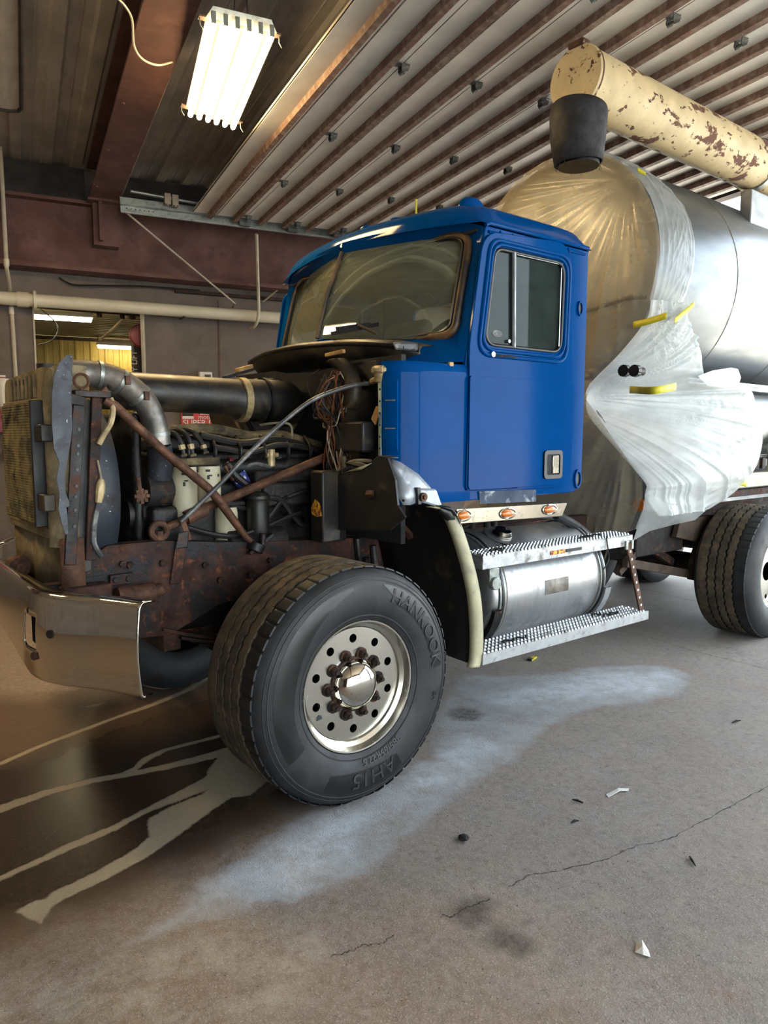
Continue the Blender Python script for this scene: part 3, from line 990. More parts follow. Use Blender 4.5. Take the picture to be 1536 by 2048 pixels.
# leaf spring and front axle
b = MB()
for i in range(4):
    pts = []
    for k in range(13):
        t = -1 + k / 6
        q = t * (.62 - .09 * i)
        pts.append((q, .62 + .13 * (q / .62) ** 2 - .022 * i))
    b.loft([[(p[0], y, p[1] + h) for p in pts] for y, h in ((.74, 0), (.84, 0), (.84, .016), (.74, .016), (.74, 0))])
T(b, 'leaf_spring', 'rust')
b = MB()
b.tube(curve([(0, .46, .50), (0, .70, .47), (0, .85, .52), (0, CY, .50), (0, 1.55, .52), (0, 1.70, .47), (0, 1.94, .50)], 4), .06, 10)
T(b, 'front_axle', 'grime')
T(MB().tube([(-.12, .55, .52), (-.14, CY, .50), (-.12, 1.85, .52)], .03, 10), 'tie_rod', 'rust_rod')
T(MB().beam((-.55, .80, .67), (-.55, 1.60, .67), .09, .09), 'cross_member', 'rust', bevel=.01)
T(MB().cyl((-.16, .52, .55), (.02, .60, .57), .075, n=14), 'brake_chamber', 'grime')

# ---------------------------------------------------------------- chrome bumper
path = [(-.982, .05), (-1.03, .145), (-1.08, .24), (-1.14, .325), (-1.19, .40), (-1.222, .475), (-1.237, .55), (-1.243, .64), (-1.245, .75), (-1.245, .95), (-1.245, CY)]
path = [Vector((p[0], p[1], 0)) for p in path]
path += [Vector((p.x, 2 * CY - p.y, 0)) for p in reversed(path[:-1])]
fine = curve(path, 6)
prof = [(.055, .700), (.012, .699), (.002, .704), (.0, .715)] + [(-.014 * math.sin(math.pi * k / 14), .72 + .31 * k / 14) for k in range(15)] + [(.002, 1.042), (.010, 1.056), (.024, 1.063), (.06, 1.060), (.085, 1.056)]
rows = []
for i, p in enumerate(fine):
    a, c = fine[max(i - 1, 0)], fine[min(i + 1, len(fine) - 1)]
    t = (c - a).normalized()
    nrm = Vector((t.y, -t.x, 0))
    if nrm.x < 0:
        nrm = -nrm
    lift = .13 * min(1, max(0, (p.y - .62) / .5)) if p.y < CY else .13 * min(1, max(0, (2 * CY - p.y - .62) / .5))
    rows.append([(p.x + nrm.x * o, p.y + nrm.y * o, z + lift * max(0, (1.0 - z)) / .3 * .8) for o, z in prof])
b = MB()
m = len(prof)
vs = [q for r in rows for q in r]
fs = []
for i in range(len(rows) - 1):
    for k in range(m - 1):
        yy = (rows[i][k][1] + rows[i + 1][k][1]) / 2
        zz = (rows[i][k][2] + rows[i][k + 1][2]) / 2
        hole = (.50 < yy < .63 or .50 < 2 * CY - yy < .63) and .83 < zz < .955
        if not hole:
            fs.append((i * m + k, (i + 1) * m + k, (i + 1) * m + k + 1, i * m + k + 1))
b.add(vs, fs)
bumper = T(b, 'bumper', 'chrome', smooth=50, thick=.006)
for q in (Vector((-1.240, .573, .978)), Vector((-1.210, .406, .91)), Vector((-1.249, .507, .805))):
    d = Vector((-.85, -.52, 0)).normalized()
    T(MB().cyl(q - d * .02, q + d * .006, .017, n=16), 'bolt_hole', 'rust', bumper)
T(MB().span((-1.198, .45, .80), (-1.10, .76, 1.0)), 'lamp_bucket', 'grime', bumper, bevel=.005)
# tow eye seen past the bumper
tp = (-1.12, 1.285, 1.041)
b = MB().tube([(-1.12, tp[1], tp[2]), (-1.12, tp[1] + .09, tp[2])], .05, 20)
b.tube([(-1.12, tp[1] - .02, tp[2]), (-1.12, tp[1], tp[2])], .022, 12)
T(b, 'tow_pin', 'rust_rod')

# ---------------------------------------------------------------- radiator stack
b = MB()
b.prism(rounded([(.74, 1.80), (.74, 1.975), (.90, 1.99), (1.66, 1.97), (1.66, 1.80)], [0, .05, .05, .08, 0]), .14, axis='x', at=-1.07)
b.span((-1.06, .80, 1.27), (-.95, 1.64, 1.84))
rad = T(b, 'radiator', 'radiator_tan', smooth=30, bevel=.008)
for k in range(7):
    T(MB().span((-1.078, 1.02 + k * .075, 1.86), (-1.068, 1.05 + k * .075, 1.965)), 'tank_rib', 'radiator_tan', rad, bevel=.003)
for z in (1.835, 1.80, 1.325, 1.29, 1.255):
    T(MB().span((-1.085, .80, z), (-1.06, 1.64, z + .018)), 'header_rib', 'radiator_tan', rad, bevel=.004)
T(MB().span((-1.08, .80, 1.22), (-.96, 1.64, 1.30)), 'bottom_tank', 'radiator_tan', rad, bevel=.01)
b = MB().loft([[(-1.10 + .14 * (.5 - .5 * math.cos(a)) + sx, .80 - .075 * math.sin(a), z) for a in (math.pi * k / 10 for k in range(11))] for z, sx in ((1.20, 0), (1.24, 0), (1.90, 0), (1.96, .02), (1.99, .05))])
T(b, 'side_tank', 'radiator_tan', rad, smooth=60)
T(MB().cyl((-1.0, 1.10, 1.98), (-1.0, 1.10, 2.02), .045, n=16), 'filler_cap', 'black_plastic', rad)
T(MB().span((-1.075, 1.20, 1.93), (-1.02, 1.45, 1.955)), 'badge_bar', 'black_satin', rad, bevel=.004)
# condenser in front of the core, with its fins
cond = T(MB().span((-1.135, .86, 1.295), (-1.095, 1.42, 1.83)), 'condenser', 'core_dark', smooth=0)
b = MB()
for k in range(44):
    z = 1.302 + k * .0121
    b.span((-1.141, .865, z), (-1.133, 1.415, z + .004))
T(b, 'fins', 'fin', cond, smooth=0, kind='stuff')
b = MB()
for k in range(60):
    y = .87 + k * .0092
    b.span((-1.138, y, 1.30), (-1.134, y + .0022, 1.826))
T(b, 'fin_columns', 'fin', cond, smooth=0, kind='stuff')
T(MB().span((-1.142, .84, 1.285), (-1.085, .865, 1.84)), 'end_frame', 'black_satin', cond, bevel=.003)
for z in (1.66, 1.36):
    T(MB().span((-1.13, .74, z), (-1.08, .86, z + .075)), 'mount_block', 'black_plastic', cond, bevel=.006)
# lower air dam
T(MB().loft([[(-1.05 + .02 * math.sin(k), .74 + .88 * k / 10, z) for k in range(11)] for z in (.98, 1.10, 1.22)]), 'lower_shield', 'radiator_tan', smooth=60, thick=.006)
T(MB().loft([[(-.98 - .1 * t, .71, z) for t in (0, .5, 1)] for z in (.98, 1.10, 1.24)]), 'shield_edge', 'rust_rod', smooth=60, thick=.012)
# painted side baffle, torn along its edge
b = MB()
b.prism(xz((-1.006, 0.66, 2.027), (-1.034, 0.66, 2.021), (-1.063, 0.66, 1.989), (-1.085, 0.66, 1.934), (-1.097, 0.66, 1.855), (-1.102, 0.66, 1.731), (-1.099, 0.66, 1.637), (-1.08, 0.66, 1.572), (-1.094, 0.66, 1.505), (-1.085, 0.66, 1.437), (-1.092, 0.66, 1.378), (-1.083, 0.66, 1.319), (-1.069, 0.66, 1.267), (-1.058, 0.66, 1.268), (-1.057, 0.66, 1.35), (-1.06, 0.66, 1.382), (-1.047, 0.66, 1.388), (-1.048, 0.66, 1.407), (-1.061, 0.66, 1.446), (-1.06, 0.66, 1.521), (-1.044, 0.66, 1.595), (-1.029, 0.66, 1.668), (-1.02, 0.66, 1.732), (-1.02, 0.66, 1.837), (-1.014, 0.66, 1.921)), .006, at=.66)
T(b, 'side_baffle', 'shroud_blue', smooth=0)
T(MB().beam((-1.038, 0.665, 1.843), (-0.957, 0.7, 1.836), .012, .045), 'baffle_clip', 'dark_steel', bevel=.003)
# uprights
up = T(MB().beam((-0.978, 0.7, 1.827), (-1.045, 0.7, 1.126), .012, .05, (1, 0, 0)), 'radiator_upright', 'dark_steel', bevel=.003)
for py in (860, 890, 905, 935, 965, 985, 1010, 1040):
    p = (-0.997, 0.7, 1.625)
    z = 1.69 - (py - 870) * .00232
    T(MB().cyl((p[0] + .012 - (py - 860) * .0002, .697, z), (p[0] + .012 - (py - 860) * .0002, .690, z), .007, n=8), 'hole', 'seal_black', up)
up2 = T(MB().beam((-0.897, 0.72, 1.854), (-0.954, 0.72, 1.136), .03, .045, (1, 0, 0)), 'radiator_upright', 'rust', bevel=.003)
b = MB().hexa([(-1.015, 0.74, 1.073), (-0.945, 0.74, 1.087), (-0.998, 0.8, 1.062), (-0.927, 0.8, 1.076), (-0.949, 0.74, 1.842), (-0.898, 0.74, 1.843), (-0.931, 0.8, 1.845), (-0.879, 0.8, 1.846)])
T(b, 'side_channel', 'black_satin', smooth=0)
T(MB().beam((-0.998, 0.71, 1.867), (-0.843, 0.71, 1.866), .05, .03), 'top_bar', 'dark_steel', bevel=.004)
b = MB().tube([(-0.965, 0.7, 1.84), (-0.965, 0.7, 1.893)], .008, 8)
b.tube([Vector((-0.964, 0.7, 1.921)) + Vector((.03 * math.cos(a), 0, .03 * math.sin(a))) for a in (2 * math.pi * k / 14 for k in range(14))], .007, 6, closed=True)
T(b, 'eye_bolt', 'rust_rod')
b = MB().prism(xz((-0.881, 0.7, 1.882), (-0.86, 0.7, 1.908), (-0.848, 0.7, 1.883), (-0.849, 0.7, 1.854), (-0.882, 0.7, 1.853)), .012, at=.70)
T(b, 'lug_plate', 'rust_rod', bevel=.003)
# fan shroud ring, fan
b = MB().lathe([(.46, -.965), (.475, -.94), (.470, -.86), (.445, -.80), (.43, -.79), (.425, -.80)], (0, CY, 1.42), 'x', 64)
shr = T(b, 'fan_shroud', 'shroud_blue', smooth=50)
b = MB()
for k in range(8):
    a = k * math.pi / 4
    ca, sa = math.cos(a), math.sin(a)
    q = [(-.85, .08, -.05), (-.85, .40, -.08), (-.80, .40, .08), (-.80, .08, .05)]
    b.add([(x, CY + r * ca - t * sa, 1.42 + r * sa + t * ca) for x, r, t in q], [(0, 1, 2, 3)])
T(b, 'fan_blades', 'black_plastic', thick=.006)
T(MB().cyl((-.90, CY, 1.42), (-.70, CY, 1.42), .11, n=20), 'fan_hub', 'engine_black')
T(MB().span((-.68, .90, .98), (-.63, 1.62, 1.80)), 'timing_cover', 'engine_black', bevel=.02)
# hoses down the upright
T(MB().tube(curve([(-0.843, 0.7, 1.852), (-0.837, 0.69, 1.811), (-0.848, 0.69, 1.745), (-0.88, 0.69, 1.694), (-0.901, 0.7, 1.65)], 6), .013, 8), 'overflow_hose', 'fitting_tan')
T(MB().tube(curve([(-0.91, 0.7, 1.58), (-0.901, 0.7, 1.525), (-0.896, 0.7, 1.487)], 5), .005, 6), 'wire_lead', 'wire_pale')
b = MB().tube([(-0.896, 0.7, 1.496), (-0.901, 0.7, 1.474), (-0.905, 0.7, 1.436), (-0.913, 0.7, 1.392)], [.012, .02, .021, .015], 10)
T(b, 'drain_cock', 'fitting_tan')
T(MB().tube(curve([(-0.913, 0.7, 1.392), (-0.931, 0.7, 1.315), (-0.941, 0.7, 1.227), (-0.93, 0.7, 1.186), (-0.905, 0.72, 1.149)], 6), .013, 8), 'drain_hose', 'cable_grey')

# charge air pipe
cpath = curve([(-0.969, 0.86, 1.967), (-0.855, 0.86, 1.967), (-0.77, 0.86, 1.95), (-0.692, 0.86, 1.905), (-0.622, 0.86, 1.837), (-0.581, 0.86, 1.742), (-0.565, 0.86, 1.641)], 6)
cp = T(MB().tube(cpath, .058, 24), 'charge_pipe', 'pipe_alu', smooth=60)
for i in (7, 14, 21, 33):
    if i + 1 < len(cpath):
        a = cpath[i]
        d = (cpath[i + 1] - cpath[i - 1]).normalized() * .008
        T(MB().tube([a - d, a + d], .0625, 24), 'hose_clamp', 'steel_galv', cp)
p, q = cpath[16], cpath[22]
T(MB().tube(cpath[15:24], .0605, 24), 'hose_sleeve', 'pipe_alu', cp, smooth=60)
for i in (15, 22):
    a = cpath[i]
    T(MB().box((a.x, a.y - .065, a.z + .01), (.025, .02, .04)), 'clamp_bolt', 'rust_rod', cp, bevel=.003)
T(MB().tube(curve([cpath[-1], (-0.55, 0.88, 1.555), (-0.554, 0.9, 1.481)], 5), .06, 20), 'lower_hose', 'shroud_blue', cp)

# ---------------------------------------------------------------- intake duct and air cleaner
IY = 1.2
P1 = Vector((0.049, 1.2, 1.888))
zc = P1.z
duct = T(MB().tube([(-.75, IY, zc + .03), (-.3, IY, zc + .022), (P1.x - .06, IY, zc + .015), (P1.x, IY, zc)], [.098, .1, .103, .118], 28), 'intake_duct', 'black_plastic', smooth=60)
T(MB().tube([(P1.x - .01, IY, zc), (P1.x + .03, IY, zc)], .127, 28), 'duct_clamp', 'fitting_tan', duct)
ac = T(MB().tube(curve([(P1.x + .02, IY, zc), (P1.x + .17, IY, zc), (P1.x + .29, IY + .03, zc - .005), (P1.x + .36, IY + .12, zc - .02), (P1.x + .37, IY + .25, zc - .03)], 6), [.121] * 7 + [.126] * 6 + [.132] * 6 + [.135] * 6, 28), 'air_elbow', 'black_plastic', smooth=60)
for f in (6, 11, 15):
    c0 = [(P1.x + .15, IY, zc), (P1.x + .24, IY + .02, zc - .004), (P1.x + .31, IY + .08, zc - .012)][(6, 11, 15).index(f)]
    d = [Vector((1, 0, 0)), Vector((1, .3, 0)), Vector((1, .9, 0))][(6, 11, 15).index(f)].normalized() * .009
    T(MB().tube([Vector(c0) - d, Vector(c0) + d], .133, 28), 'elbow_band', 'seal_black', ac)
b = MB().cyl((P1.x + .29, IY + .10, zc - .045), (P1.x + .29, IY + .62, zc - .045), .19, n=36)
can = T(b, 'air_cleaner', 'black_plastic', smooth=40, bevel=.015)
T(MB().cyl((P1.x + .29, IY + .14, zc - .045), (P1.x + .29, IY + .18, zc - .045), .197, n=36), 'can_band', 'seal_black', can)
T(MB().cyl((P1.x + .29, IY + .24, zc - .045), (P1.x + .29, IY + .27, zc - .045), .196, n=36), 'can_band', 'fitting_tan', can)
T(MB().cyl((P1.x + .15, IY - .1, zc - .30), (P1.x + .15, IY - .1, zc - .19), .05, n=16), 'dust_valve', 'fitting_tan', can)
T(MB().beam((0.158, 1.6, 2.041), (0.357, 1.6, 2.106), .04, .02), 'support_arm', 'black_satin')
T(MB().beam((0.245, 1.6, 2.091), (0.351, 1.6, 2.122), .05, .025), 'wooden_wedge', 'wood_pale', bevel=.004)

# ---------------------------------------------------------------- engine
b = MB()
b.span((-.55, .92, .92), (.42, 1.50, 1.44))
b.span((-.50, .97, 1.44), (.40, 1.45, 1.60))
b.span((-.45, 1.0, .66), (.35, 1.4, .92))
eng = T(b, 'engine_block', 'engine_black', bevel=.02)
for k in range(3):
    T(MB().span((-.47 + k * .29, 1.0, 1.60), (-.21 + k * .29, 1.42, 1.685)), 'valve_cover', 'engine_black', eng, bevel=.025)
T(MB().tube([(-.40, .90, 1.52), (.35, .90, 1.52)], .045, 12), 'fuel_rail', 'engine_black', eng)
T(MB().span((-.05, .84, 1.36), (.38, .92, 1.50)), 'manifold', 'grime', eng, bevel=.015)
for k in range(6):
    T(MB().tube(curve([(-.40 + k * .145, .90, 1.53), (-.41 + k * .145, .87, 1.62), (-.38 + k * .145, .98, 1.68)], 5), .011, 7), 'injector_line', 'wire_black', eng)
T(MB().cyl((-.70, 1.0, 1.30), (-.55, 1.0, 1.30), .09, n=24), 'pulley', 'engine_black', eng)
T(MB().cyl((-.72, 1.2, 1.05), (-.55, 1.2, 1.05), .13, n=24), 'pulley', 'engine_black', eng)
T(MB().cyl((-.62, .92, 1.42), (-.48, .92, 1.42), .075, n=20), 'alternator', 'grime', eng)
b = MB().tube([(-0.696, 0.8, 1.491), (-0.687, 0.8, 1.408)], .012, 8)
p = Vector((-0.684, 0.8, 1.403))
for k in range(8):
    a = k * math.pi / 4
    b.box(p + Vector((.028 * math.cos(a), -.005, .028 * math.sin(a))), (.016, .02, .016))
b.cyl(p + Vector((0, -.01, 0)), p + Vector((0, .02, 0)), .024, n=12)
T(b, 'valve_knob', 'rust_rod', eng)
# the four white spin-on filters under their head casting
fh = T(MB().hexa([(-0.509, 0.82, 1.539), (-0.265, 0.82, 1.538), (-0.454, 0.95, 1.533), (-0.201, 0.95, 1.532), (-0.508, 0.82, 1.576), (-0.264, 0.82, 1.578), (-0.453, 0.95, 1.571), (-0.2, 0.95, 1.574)]), 'filter_head', 'filter_head', bevel=.008)
def spin_filter(top, bot, r, prints=True):
    t, q = Vector(top), Vector(bot)
    q = Vector((t.x, t.y, q.z))
    h = t.z - q.z
    o = T(MB().lathe([(0, 0), (r * .8, 0), (r * .97, .008), (r, .02), (r, h - .03), (r * .96, h - .02), (r * .97, h - .012), (r * .95, h), (0, h)], q, 'z', 32), 'oil_filter', 'filter_white', smooth=40)
    if prints:
        mb = MB()
        for i, (a, z, w, hh) in enumerate(((-2.2, h * .86, .35, .012), (-2.0, h * .74, .3, .008), (-2.1, h * .66, .2, .02), (-1.2, h * .72, .22, .014))):
            arc = [a + w * k / 4 for k in range(5)]
            mb.loft([[(q.x + (r + .0012) * math.cos(x), q.y + (r + .0012) * math.sin(x), q.z + zz) for x in arc] for zz in (z, z + hh)])
        T(mb, 'print', 'print_black', o, smooth=0)
    return o
spin_filter((-0.436, 0.87, 1.531), (-0.444, 0.87, 1.26), .062)
spin_filter((-0.307, 0.87, 1.532), (-0.312, 0.87, 1.343), .062)
spin_filter((-0.197, 0.9, 1.313), (-0.203, 0.9, 1.085), .060, False)
spin_filter((-0.08, 0.98, 1.311), (-0.085, 0.98, 1.063), .058, False)
T(MB().hexa([(-0.26, 0.84, 1.324), (-0.117, 0.84, 1.323), (-0.192, 0.98, 1.309), (-0.043, 0.98, 1.308), (-0.26, 0.84, 1.347), (-0.117, 0.84, 1.344), (-0.191, 0.98, 1.333), (-0.043, 0.98, 1.33)]), 'filter_head', 'grime', bevel=.004)
# braided hoses with pale fittings that arch over to the filter head
for pts in ([(-0.507, 0.95, 1.685), (-0.475, 0.9, 1.699), (-0.453, 0.87, 1.66), (-0.439, 0.86, 1.583)],
            [(-0.467, 0.97, 1.7), (-0.429, 0.91, 1.709), (-0.406, 0.87, 1.665), (-0.391, 0.86, 1.582)],
            [(-0.426, 0.98, 1.71), (-0.371, 0.92, 1.71), (-0.337, 0.88, 1.654), (-0.321, 0.86, 1.594)]):
    hp = curve(pts, 7)
    h = T(MB().tube(hp, .013, 9), 'fuel_hose', 'wire_black')
    T(MB().tube(hp[-6:-3], .017, 9), 'hose_fitting', 'fitting_tan', h)
    T(MB().tube(hp[-2:], .018, 6), 'hose_fitting', 'filter_head', h)
# reservoir and hoses below
b = MB().lathe([(0, .0), (.055, .0), (.06, .02), (.06, .17), (.052, .185), (.066, .19), (.066, .205), (.045, .225), (0, .225)], (-0.052, 0.82, 1.166), 'z', 24)
T(b, 'fluid_reservoir', 'black_plastic', smooth=40)
T(MB().tube(curve([(-0.033, 0.83, 1.356), (0.083, 0.82, 1.34), (0.17, 0.82, 1.239), (0.241, 0.82, 1.192), (0.382, 0.83, 1.266), (0.459, 0.85, 1.346)], 7), .017, 8), 'heater_hose', 'wire_black')
T(MB().tube(curve([(-0.255, 0.9, 1.483), (-0.203, 0.86, 1.535), (-0.167, 0.85, 1.482), (-0.081, 0.85, 1.413)], 7), .022, 9), 'coolant_hose', 'wire_black')
T(MB().tube([(-0.217, 0.86, 1.535), (-0.168, 0.86, 1.461)], .017, 8), 'hose_fitting', 'rust_rod')
b = MB().tube([(-0.139, 0.88, 1.493), (-0.103, 0.88, 1.431)], .042, 14)
T(b, 'hose_coupler', 'hose_blue')
T(MB().tube([(-0.185, 0.9, 1.546), (-0.128, 0.9, 1.532)], .03, 10), 'hose_coupler', 'hose_red')
T(MB().tube(curve([(-0.251, 0.9, 1.625), (-0.061, 0.88, 1.597), (0.124, 0.88, 1.635), (0.398, 0.9, 1.604)], 7), .016, 8), 'coolant_hose', 'wire_black')
T(MB().tube(curve([(-0.309, 0.95, 1.689), (-0.097, 0.92, 1.647), (0.148, 0.92, 1.662), (0.467, 0.95, 1.588)], 7), .02, 8), 'coolant_hose', 'wire_black')
T(MB().tube(curve([(-0.475, 1, 1.71), (-0.229, 1, 1.721), (0.006, 1, 1.684), (0.196, 1, 1.689), (0.465, 1, 1.625)], 7), .028, 8), 'loom_cover', 'filter_head')
T(MB().tube(curve([(-0.151, 0.88, 1.502), (-0.043, 0.86, 1.536), (0.048, 0.86, 1.523), (0.134, 0.9, 1.566)], 7), .012, 8), 'coolant_hose', 'cable_grey')
p = Vector((0.055, 0.86, 1.582))
T(MB().cyl(p + Vector((0, 0, -.06)), p + Vector((0, 0, .03)), .022, n=10).cyl(p + Vector((-.03, 0, .0)), p + Vector((.04, 0, .0)), .014, n=8), 'brass_valve', 'fitting_tan')
# starter, compressor and other dark lumps between engine and rail
T(MB().cyl((-.22, .86, 1.12), (.12, .86, 1.12), .075, n=20), 'starter', 'grime', bevel=.01)
T(MB().span((-.02, .82, 1.30), (.34, .95, 1.44)), 'oil_cooler', 'engine_black', bevel=.02)
T(MB().span((-.62, .84, 1.10), (-.44, 1.0, 1.34)), 'compressor', 'engine_black', bevel=.02)
T(MB().cyl((.40, .78, 1.10), (.40, .78, 1.42), .075, n=18), 'steering_pump', 'grime')
for k, (a, c) in enumerate((((-.5, 1.25), (.3, 1.2)), ((-.45, 1.08), (.2, 1.28)), ((-.3, 1.38), (.35, 1.32)), ((-.6, 1.2), (0, 1.05)))):
    T(MB().tube(curve([(a[0], .90, a[1]), (a[0] * .5 + c[0] * .5 - .1, .80 + .03 * k, a[1] - .08), (c[0] - .1, .82, c[1] + .06), (c[0], .90, c[1])], 7), .014, 8), 'coolant_hose', 'wire_black')
b = MB().tube([(0.12, 0.88, 1.444), (0.236, 0.88, 1.423)], .03, 10)
T(b, 'breather', 'grime')
T(MB().tube(curve([(0.125, 1.1, 1.746), (0.184, 1, 1.757), (0.256, 0.98, 1.74), (0.258, 0.98, 1.633)], 6), .007, 6), 'wire_lead', 'wire_pale')

# ---------------------------------------------------------------- rods and the choke cable
b = MB().tube([(-0.871, 0.7, 1.843), (-0.824, 0.7, 1.818), (-0.752, 0.71, 1.753), (-0.593, 0.72, 1.608), (-0.378, 0.73, 1.433), (-0.314, 0.73, 1.361), (-0.231, 0.735, 1.249), (-0.174, 0.74, 1.174), (-0.109, 0.745, 1.116)], [.020, .022, .022, .022, .022, .024, .021, .017, .012], 12)
T(b, 'brace_rod', 'rust_rod')
b = MB().hexa([(-0.872, 0.72, 1.83), (-0.806, 0.72, 1.774), (-0.878, 0.7, 1.83), (-0.813, 0.7, 1.774), (-0.851, 0.72, 1.875), (-0.782, 0.72, 1.813), (-0.857, 0.7, 1.874), (-0.789, 0.7, 1.812)])
T(b, 'rod_foot', 'dark_steel', bevel=.004)
b = MB()
p = Vector((-0.1, 0.745, 1.12))
b.cyl(p + Vector((-.02, .0, -.03)), p + Vector((.0, .0, .01)), .045, n=16)
b.cyl(p + Vector((.02, -.01, -.02)), p + Vector((.03, -.01, .06)), .016, n=10)
b.beam(p + Vector((-.05, 0, -.04)), p + Vector((.09, 0, .05)), .03, .02)
T(b, 'rod_mount', 'dark_steel', bevel=.003)
b = MB().tube([(-0.521, 0.8, 1.257), (-0.335, 0.8, 1.334), (0.566, 0.8, 1.632)], [.02, .024, .024], 12)
sl = T(b, 'steering_link', 'rust_rod')
b = MB().tube([(-0.464, 0.8, 1.282), (-0.357, 0.8, 1.32)], .036, 12)
T(b, 'link_boot', 'rust_rod', sl)
b = MB()
p = Vector((-0.602, 0.8, 1.229))
b.tube([p + Vector((.038 * math.cos(a), 0, .038 * math.sin(a))) for a in (2 * math.pi * k / 16 for k in range(16))], .016, 8, closed=True)
b.tube([(-0.572, 0.8, 1.241), (-0.516, 0.8, 1.259)], .02, 10)
b.cyl(p + Vector((0, 0, -.09)), p, .02, n=10)
T(b, 'link_end', 'rust_rod', sl)
b = MB().hexa([(-0.506, 0.79, 1.284), (-0.478, 0.79, 1.292), (-0.515, 0.77, 1.286), (-0.487, 0.77, 1.294), (-0.464, 0.79, 1.167), (-0.437, 0.79, 1.174), (-0.472, 0.77, 1.17), (-0.446, 0.77, 1.177)])
T(b, 'link_arm', 'rust_rod', sl, bevel=.003)
T(MB().tube(curve([(0.51, 0.5, 1.966), (0.375, 0.52, 1.951), (0.262, 0.56, 1.917), (0.139, 0.6, 1.861), (-0.011, 0.64, 1.745), (-0.174, 0.67, 1.603), (-0.326, 0.7, 1.45), (-0.516, 0.74, 1.274)], 8), .0115, 9), 'choke_cable', 'cable_grey')

# ---------------------------------------------------------------- firewall, wiring, regulators
fw = T(MB().span((.50, .30, 1.12), (.53, 2.10, 2.10)), 'firewall', 'cab_inside', smooth=0)
T(MB().span((.44, 1.62, 1.85), (.50, 2.0, 2.05)), 'heater_box', 'black_satin', fw, bevel=.02)
T(MB().span((.34, .42, 1.60), (.50, .68, 1.76)), 'master_cylinder', 'black_satin', fw, bevel=.012)
T(MB().cyl((.40, .40, 1.55), (.48, .40, 1.55), .06, n=16), 'booster', 'engine_black', fw)
# curved black air duct
pts = [(0.4, 0.737, 2.104), (0.4, 0.644, 2.051), (0.4, 0.585, 1.968), (0.4, 0.586, 1.876), (0.4, 0.627, 1.829)]
b = MB()
rows = []
for p in curve(pts, 6):
    rows.append([(p.x - .02, p.y + .065, p.z - .01), (p.x - .03, p.y + .02, p.z), (p.x - .03, p.y - .02, p.z), (p.x + .02, p.y - .05, p.z)])
T(MB().loft(rows), 'air_duct', 'black_plastic', fw, smooth=60, thick=.006)
b = MB()
p = Vector((0.42, 0.353, 1.989))
b.lathe([(0, .05), (.045, .05), (.06, .035), (.06, .02), (.045, .01), (.04, -.03), (.025, -.04), (.022, -.10), (.014, -.10), (.014, -.13), (0, -.13)], p, 'z', 20)
b.cyl(p + Vector((0, .02, -.01)), p + Vector((.02, .11, -.02)), .018, n=10)
b.cyl(p + Vector((0, -.02, -.02)), p + Vector((.03, -.09, -.02)), .014, n=10)
for a in range(6):
    b.cyl(p + Vector((.055 * math.cos(a), .055 * math.sin(a), .015)), p + Vector((.055 * math.cos(a), .055 * math.sin(a), .045)), .007, n=6)
T(b, 'air_regulator', 'fitting_tan', fw)
b = MB().prism([(p[1], p[2]) for p in ((0.4, 0.424, 1.772), (0.4, 0.382, 1.838), (0.4, 0.341, 1.816), (0.4, 0.391, 1.741))], .01, axis='x', at=.40)
T(b, 'copper_plate', 'wood_pale', fw, smooth=0)
b = MB().prism([(p[1], p[2]) for p in ((0.42, 0.408, 1.741), (0.42, 0.358, 1.838), (0.42, 0.285, 1.82), (0.42, 0.317, 1.745))], .01, axis='x', at=.42)
T(b, 'mount_plate', 'dark_steel', fw, smooth=0)
# bundle of loose wires
rng = random.Random(11)
cols = ['wire_copper', 'wire_black', 'wire_copper', 'wire_black', 'wire_pale', 'wire_black', 'wire_copper']
for k in range(46):
    x0 = .36 + rng.uniform(-.06, .06)
    y0 = .70 + rng.uniform(-.07, .07)
    z0 = 1.99 + rng.uniform(-.10, .06)
    pts = [(x0, y0, z0), (x0 + rng.uniform(-.10, .04), y0 + rng.uniform(-.06, .10), z0 - rng.uniform(.08, .2)),
           (.36 + rng.uniform(-.05, .05), .68 + rng.uniform(-.05, .05), 1.72 + rng.uniform(-.06, .06)),
           (.38 + rng.uniform(-.06, .06), .68 + rng.uniform(-.08, .09), 1.52 + rng.uniform(-.05, .05)),
           (.40 + rng.uniform(-.10, .05), .70 + rng.uniform(-.14, .12), 1.36 + rng.uniform(-.06, .08))]
    T(MB().tube(curve(pts, 5), rng.choice((.0035, .0045, .006)), 5), 'wire', cols[k % 7], fw)
for k in range(9):
    y0 = .62 + rng.uniform(-.12, .12)
    pts = [(.40, y0 + .12, 1.50 + rng.uniform(-.08, .05)), (.36, y0 + .04, 1.55 + rng.uniform(-.08, .03)), (.37, y0 - .08, 1.53 + rng.uniform(-.06, .03)), (.42, y0 - .22, 1.50 + rng.uniform(-.03, .06))]
    T(MB().tube(curve(pts, 6), rng.choice((.006, .008, .011)), 6), 'wire', rng.choice(['wire_black', 'wire_black', 'cable_grey', 'wire_pale']), fw)
for k in range(5):
    p = (.37 + rng.uniform(-.03, .02), .62 + rng.uniform(-.05, .15), 1.52 + rng.uniform(-.02, .10))
    T(MB().cyl(p, (p[0], p[1], p[2] + .06), .016, n=8), 'connector', rng.choice(['fitting_tan', 'filter_head', 'rust_rod']), fw)
T(MB().beam((0.38, 0.804, 2.127), (0.38, 0.633, 2.136), .02, .02), 'wooden_strip', 'wood_pale', fw, bevel=.003)
T(MB().span((.46, .46, 1.96), (.50, .78, 2.08)), 'cowl_bracket', 'black_satin', fw, bevel=.005)
for k in range(4):
    T(MB().cyl((.455, .50 + k * .06, 1.975), (.46, .50 + k * .06, 1.975), .008, n=8), 'rivet', 'alu', fw)

